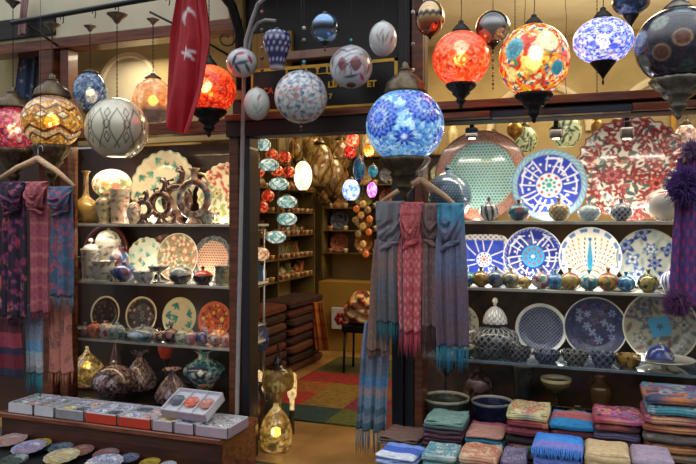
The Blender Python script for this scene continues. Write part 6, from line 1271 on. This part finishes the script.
# door-side items behind the frame: tile, dark stack, floor lamps
cs = empty('chrome_stand', (X(264, .52), .52, 0), 'slim chrome display stand with glass shelves just inside the door', 'stand')
under(MB().tube([(X(264, .52), .52, 0), (X(264, .52), .52, 1.45)], .008, 8).build('post', CHROME), cs)
for z in (1.42, 1.03, .76): under(MB().box(X(250, .5), X(264, .52), .4, .56, z-.008, z, None, .002).build('glass_shelf', SHELFM, smooth=False), cs)
V, Fc, U = disc_geo(.09, 10, 32, .2, .06, 0, True); c = flower(np.ones((len(V), 3))*C('#2c4468'), U[:, 0], U[:, 1], 0, 0, .7, [C('#8a9ab0'), C('#b05a3a'), C('#d8d0c0')], 8, 0, .05)
tagit(mesh('painted_tile', V, Fc, CER, c, None, (X(257, .5), .5, .66), (-.1, 0, 0)), 'dark blue square tile with a star flower low beside the door frame', 'tile')
V, Fc, U = disc_geo(.075, 10, 32, .2, .06); tagit(mesh('display_plate', V, Fc, CER, np.ones((len(V), 3))*C('#3a5468'), None, (X(256, .5), .5, 1.03+.075), (-.1, 0, .5)), 'small blue grey plate beside the peach lantern stand', 'plate')
def fl_lamp(label, px, bot, top_, w, Y, fn, mat, prof, bulb=True, name='glass_lamp', z0=None):
    s = sc(px, Y); zb = Z(px, bot, Y) if z0 is None else z0; H = (bot-top_)*s; r = empty(name, (X(px, Y), Y, zb), label, 'lamp')
    V, Fc, th, tt = lathe_geo(spline(prof, 50)*np.array([w/2*s, H]), 44); Q = V-np.array([0, 0, H*.4]); Q = Q/(np.linalg.norm(Q, axis=1)[:, None]+1e-6)
    mesh('glass_body', V, Fc, mat, fn(Q), r)
    if bulb:
        V, Fc, _, _ = lathe_geo(spline([(0, -1.), (.7, -.7), (1, 0), (.7, .7), (0, 1.2)], 15)*.022, 14); mesh('bulb', V, Fc, BULB, None, r, (0, 0, H*.35))
    return r
zf = 0.0; Yl = .22; sL = sc(275, Yl)
fl_lamp('clear gold onion glass lamp glowing on the floor inside the door', 276, 0, -47, 33, Yl, gold_fn, lampmat('clear_gold_glass', .5, 50, .4, rough=.2, vary=.4), [(.6, 0), (.9, .08), (1., .35), (.82, .62), (.45, .82), (.2, .92), (.16, 1.)], True, z0=0.0)
fl_lamp('smoky glass lamp with a pointed dark top behind the glowing onion lamp', 278, 0, -94, 32, .45, lambda Q: put(gold_fn(Q), ss(.93-Q[:, 2], .02), C('#1c1410')), lampmat('smoky_brown_glass', .12, 50, .4, rough=.2, vary=.4), [(.5, 0), (.3, .05), (.25, .45), (.9, .52), (1., .63), (.85, .72), (.35, .77), (.3, .8), (.12, .88), (.03, 1.), (0, 1.)], False, z0=0.0)
fl_lamp('small bright cream lantern right of the onion lamp', 292, 0, -62, 10, .55, lambda Q: put(blotch(Q, ['#e8c890', '#f0d090', '#d8b070'], 60, 4), ss(Q[:, 2]-.1, .05), C('#140e0a')), M_INT, [(.5, 0), (.5, .3), (.5, .55), (.9, .62), (1., .8), (.9, .95), (.3, 1.), (0, 1.02)], False, z0=0.0)
fl_lamp('small bright cream lantern at the left of the onion lamp', 259, 0, -62, 9, .5, lambda Q: put(blotch(Q, ['#e8c890', '#f0d090', '#d8b070'], 60, 7), ss(Q[:, 2]-.1, .05), C('#140e0a')), M_INT, [(.5, 0), (.5, .3), (.5, .55), (.9, .62), (1., .8), (.9, .95), (.3, 1.), (0, 1.02)], False, z0=0.0)
hrow = [(.0, .30, 'dark red glazed pot at the foot of the door frame', ['#6a2420', '#3a1c1c', '#a84a38', '#4a3a3a']), (.30, .62, 'black patterned jar above the dark red pot by the door frame', ['#2a2c2c', '#4a4c48', '#8a8a7c', '#3a3c40'])]
simple_pot(X(257, .38), .38, 0, .06, .38, 'vase', '#5a2420', '#2c2020', 3, 'tall dark red vase at the foot of the door frame', None, 'vase', 'vase')
simple_pot(X(262, .75), .75, 0, .09, .62, 'bottle', '#30322e', '#5a5c50', 5, 'tall black patterned bottle behind the dark red vase', None, 'vase', 'bottle_vase')
for i, (px, r0_, r1_, Y) in enumerate([(256, 100, 150, 1.0), (262, 100, 160, 1.3), (276, 100, 148, 1.5), (293, 100, 158, 1.2), (299, 100, 146, 1.9), (310, 100, 150, 1.7), (318, 100, 142, 1.4), (330, 100, 150, 1.8), (342, 100, 140, 1.3), (360, 100, 150, 1.9), (384, 100, 165, 1.2), (390, 100, 180, 1.6)]):
    s = sc(px, Y); r = empty('bead_strand', at(px, r1_, Y), '%s golden bead strand hanging inside the door, counted from the left frame' % ['first', 'second', 'third', 'fourth', 'fifth', 'sixth', 'seventh', 'eighth', 'ninth', 'tenth', 'eleventh', 'twelfth'][i], 'bead strand', 'golden bead strands inside the door')
    H = CEILZ-r.location.z; m = int(H/.02); b = MB().tube([(0, 0, z) for z in np.linspace(0, H, m*2)], [(.006 if k % 2 else .002) for k in range(m*2)], 6, C('#b8944c')); b.build('beads', BRASS, r)
# ================================================================== LIGHT
w = bpy.data.worlds.new('World'); SC.world = w; w.use_nodes = True; nt = w.node_tree; bg = nt.nodes['Background']
# overcast sky above a narrow street: bright overhead, dim towards the horizon
tcw = N(nt, 'ShaderNodeTexCoord'); sx = N(nt, 'ShaderNodeSeparateXYZ'); L(nt, tcw.outputs['Generated'], sx.inputs[0])
L(nt, ramp(nt, sx.outputs[2], [(.0, (.16, .15, .14)), (.22, (.3, .3, .3)), (.55, (1.15, 1.22, 1.32)), (1., (1.6, 1.7, 1.85))]), bg.inputs[0])
bg.inputs[1].default_value = 1.25
def area(name, loc, size, power, col, rot=(0, 0, 0), sy=None, spread=None):
    l = bpy.data.lights.new(name, 'AREA'); l.energy = power; l.color = col; l.size = size
    if sy: l.shape = 'RECTANGLE'; l.size_y = sy
    if spread: l.spread = spread
    o = bpy.data.objects.new(name, l); COL.objects.link(o); o.location = loc; o.rotation_euler = rot; return o
def point(name, loc, power, col, r=.03):
    l = bpy.data.lights.new(name, 'POINT'); l.energy = power; l.color = col; l.shadow_soft_size = r
    o = bpy.data.objects.new(name, l); COL.objects.link(o); o.location = loc; return o
WARM = (1., .72, .42); NEUT = (1., .88, .72); 
area('lamp_glow', (-1.6, 1.2, 2.0), .5, 10, WARM, rot=(0, PI*.9, 0))
area('added_ceiling_uplight', (.4, 1.6, 2.3), 1.2, 38, (1., .85, .6), rot=(PI, 0, 0))  # added uplight without a fixture, brightens the ceiling behind the transom
area('room_ceiling_light', (-1.4, 2.4, 3.4), 1.2, 48, WARM)
area('room_ceiling_light', (.8, 1.8, 3.4), 1.6, 70, (1., .86, .64))
area('transom_light', (X(140, .3), .27, 2.68), .5, 5, (1, .85, .6), sy=.12)
# strip lights under the shelves of the display cases (they light the wares below)
def strip(px0, px1, Y, z, power, col=NEUT):
    x0, x1 = X(px0, Y), X(px1, Y); area('case_strip_light', ((x0+x1)/2, Y, z), x1-x0, power, col, sy=.03)
strip(80, 228, .16, 2.0, 5, WARM); strip(80, 228, .16, LZ[0]-.03, 3.2, NEUT); strip(80, 228, .16, LZ[1]-.03, 1.3, WARM); strip(80, 228, .16, LZ[2]-.03, .9, WARM)
strip(430, 700, .16, 1.99, 5, NEUT); strip(430, 690, .16, RZ[0]-.03, 5, NEUT); strip(430, 690, .16, RZ[1]-.03, 1.5, NEUT); strip(430, 690, .16, RZ[2]-.03, .7, NEUT)
# small lamps standing between the wares at plate foot level
for px, zz, pw in ((160, LZ[0], .9), (148, LZ[0], .5), (182, LZ[0], .5), (222, LZ[0], .5), (148, LZ[1], .55), (200, LZ[1], .4), (178, LZ[1], .3), (160, LZ[2], .2), (215, LZ[2], .25)): point('shelf_bulb', (X(px, .27), .27, zz+.05), pw*2.2, NEUT)
for px, zz, pw in ((470, RZ[0], 1.5), (552, RZ[0], 1.6), (600, RZ[0], 1.0), (635, RZ[0], 1.5), (485, RZ[1], .6), (533, RZ[1], .6), (590, RZ[1], .8), (635, RZ[1], .5), (560, RZ[2], .25), (640, RZ[2], .3)): point('shelf_bulb', (X(px, .27), .27, zz+.06), pw, (1, .94, .85))
point('door_floor_bulb', (X(276, .22), .22, .12), 1.2, WARM)
v = SC.view_settings; v.view_transform = 'Standard'; v.look = 'None'; v.gamma = 1; v.use_curve_mapping = False; v.exposure = 0.0
SC.cycles.use_denoising = True; SC.cycles.max_bounces = 6; SC.cycles.transparent_max_bounces = 8; SC.cycles.caustics_reflective = False; SC.cycles.sample_clamp_indirect = 4
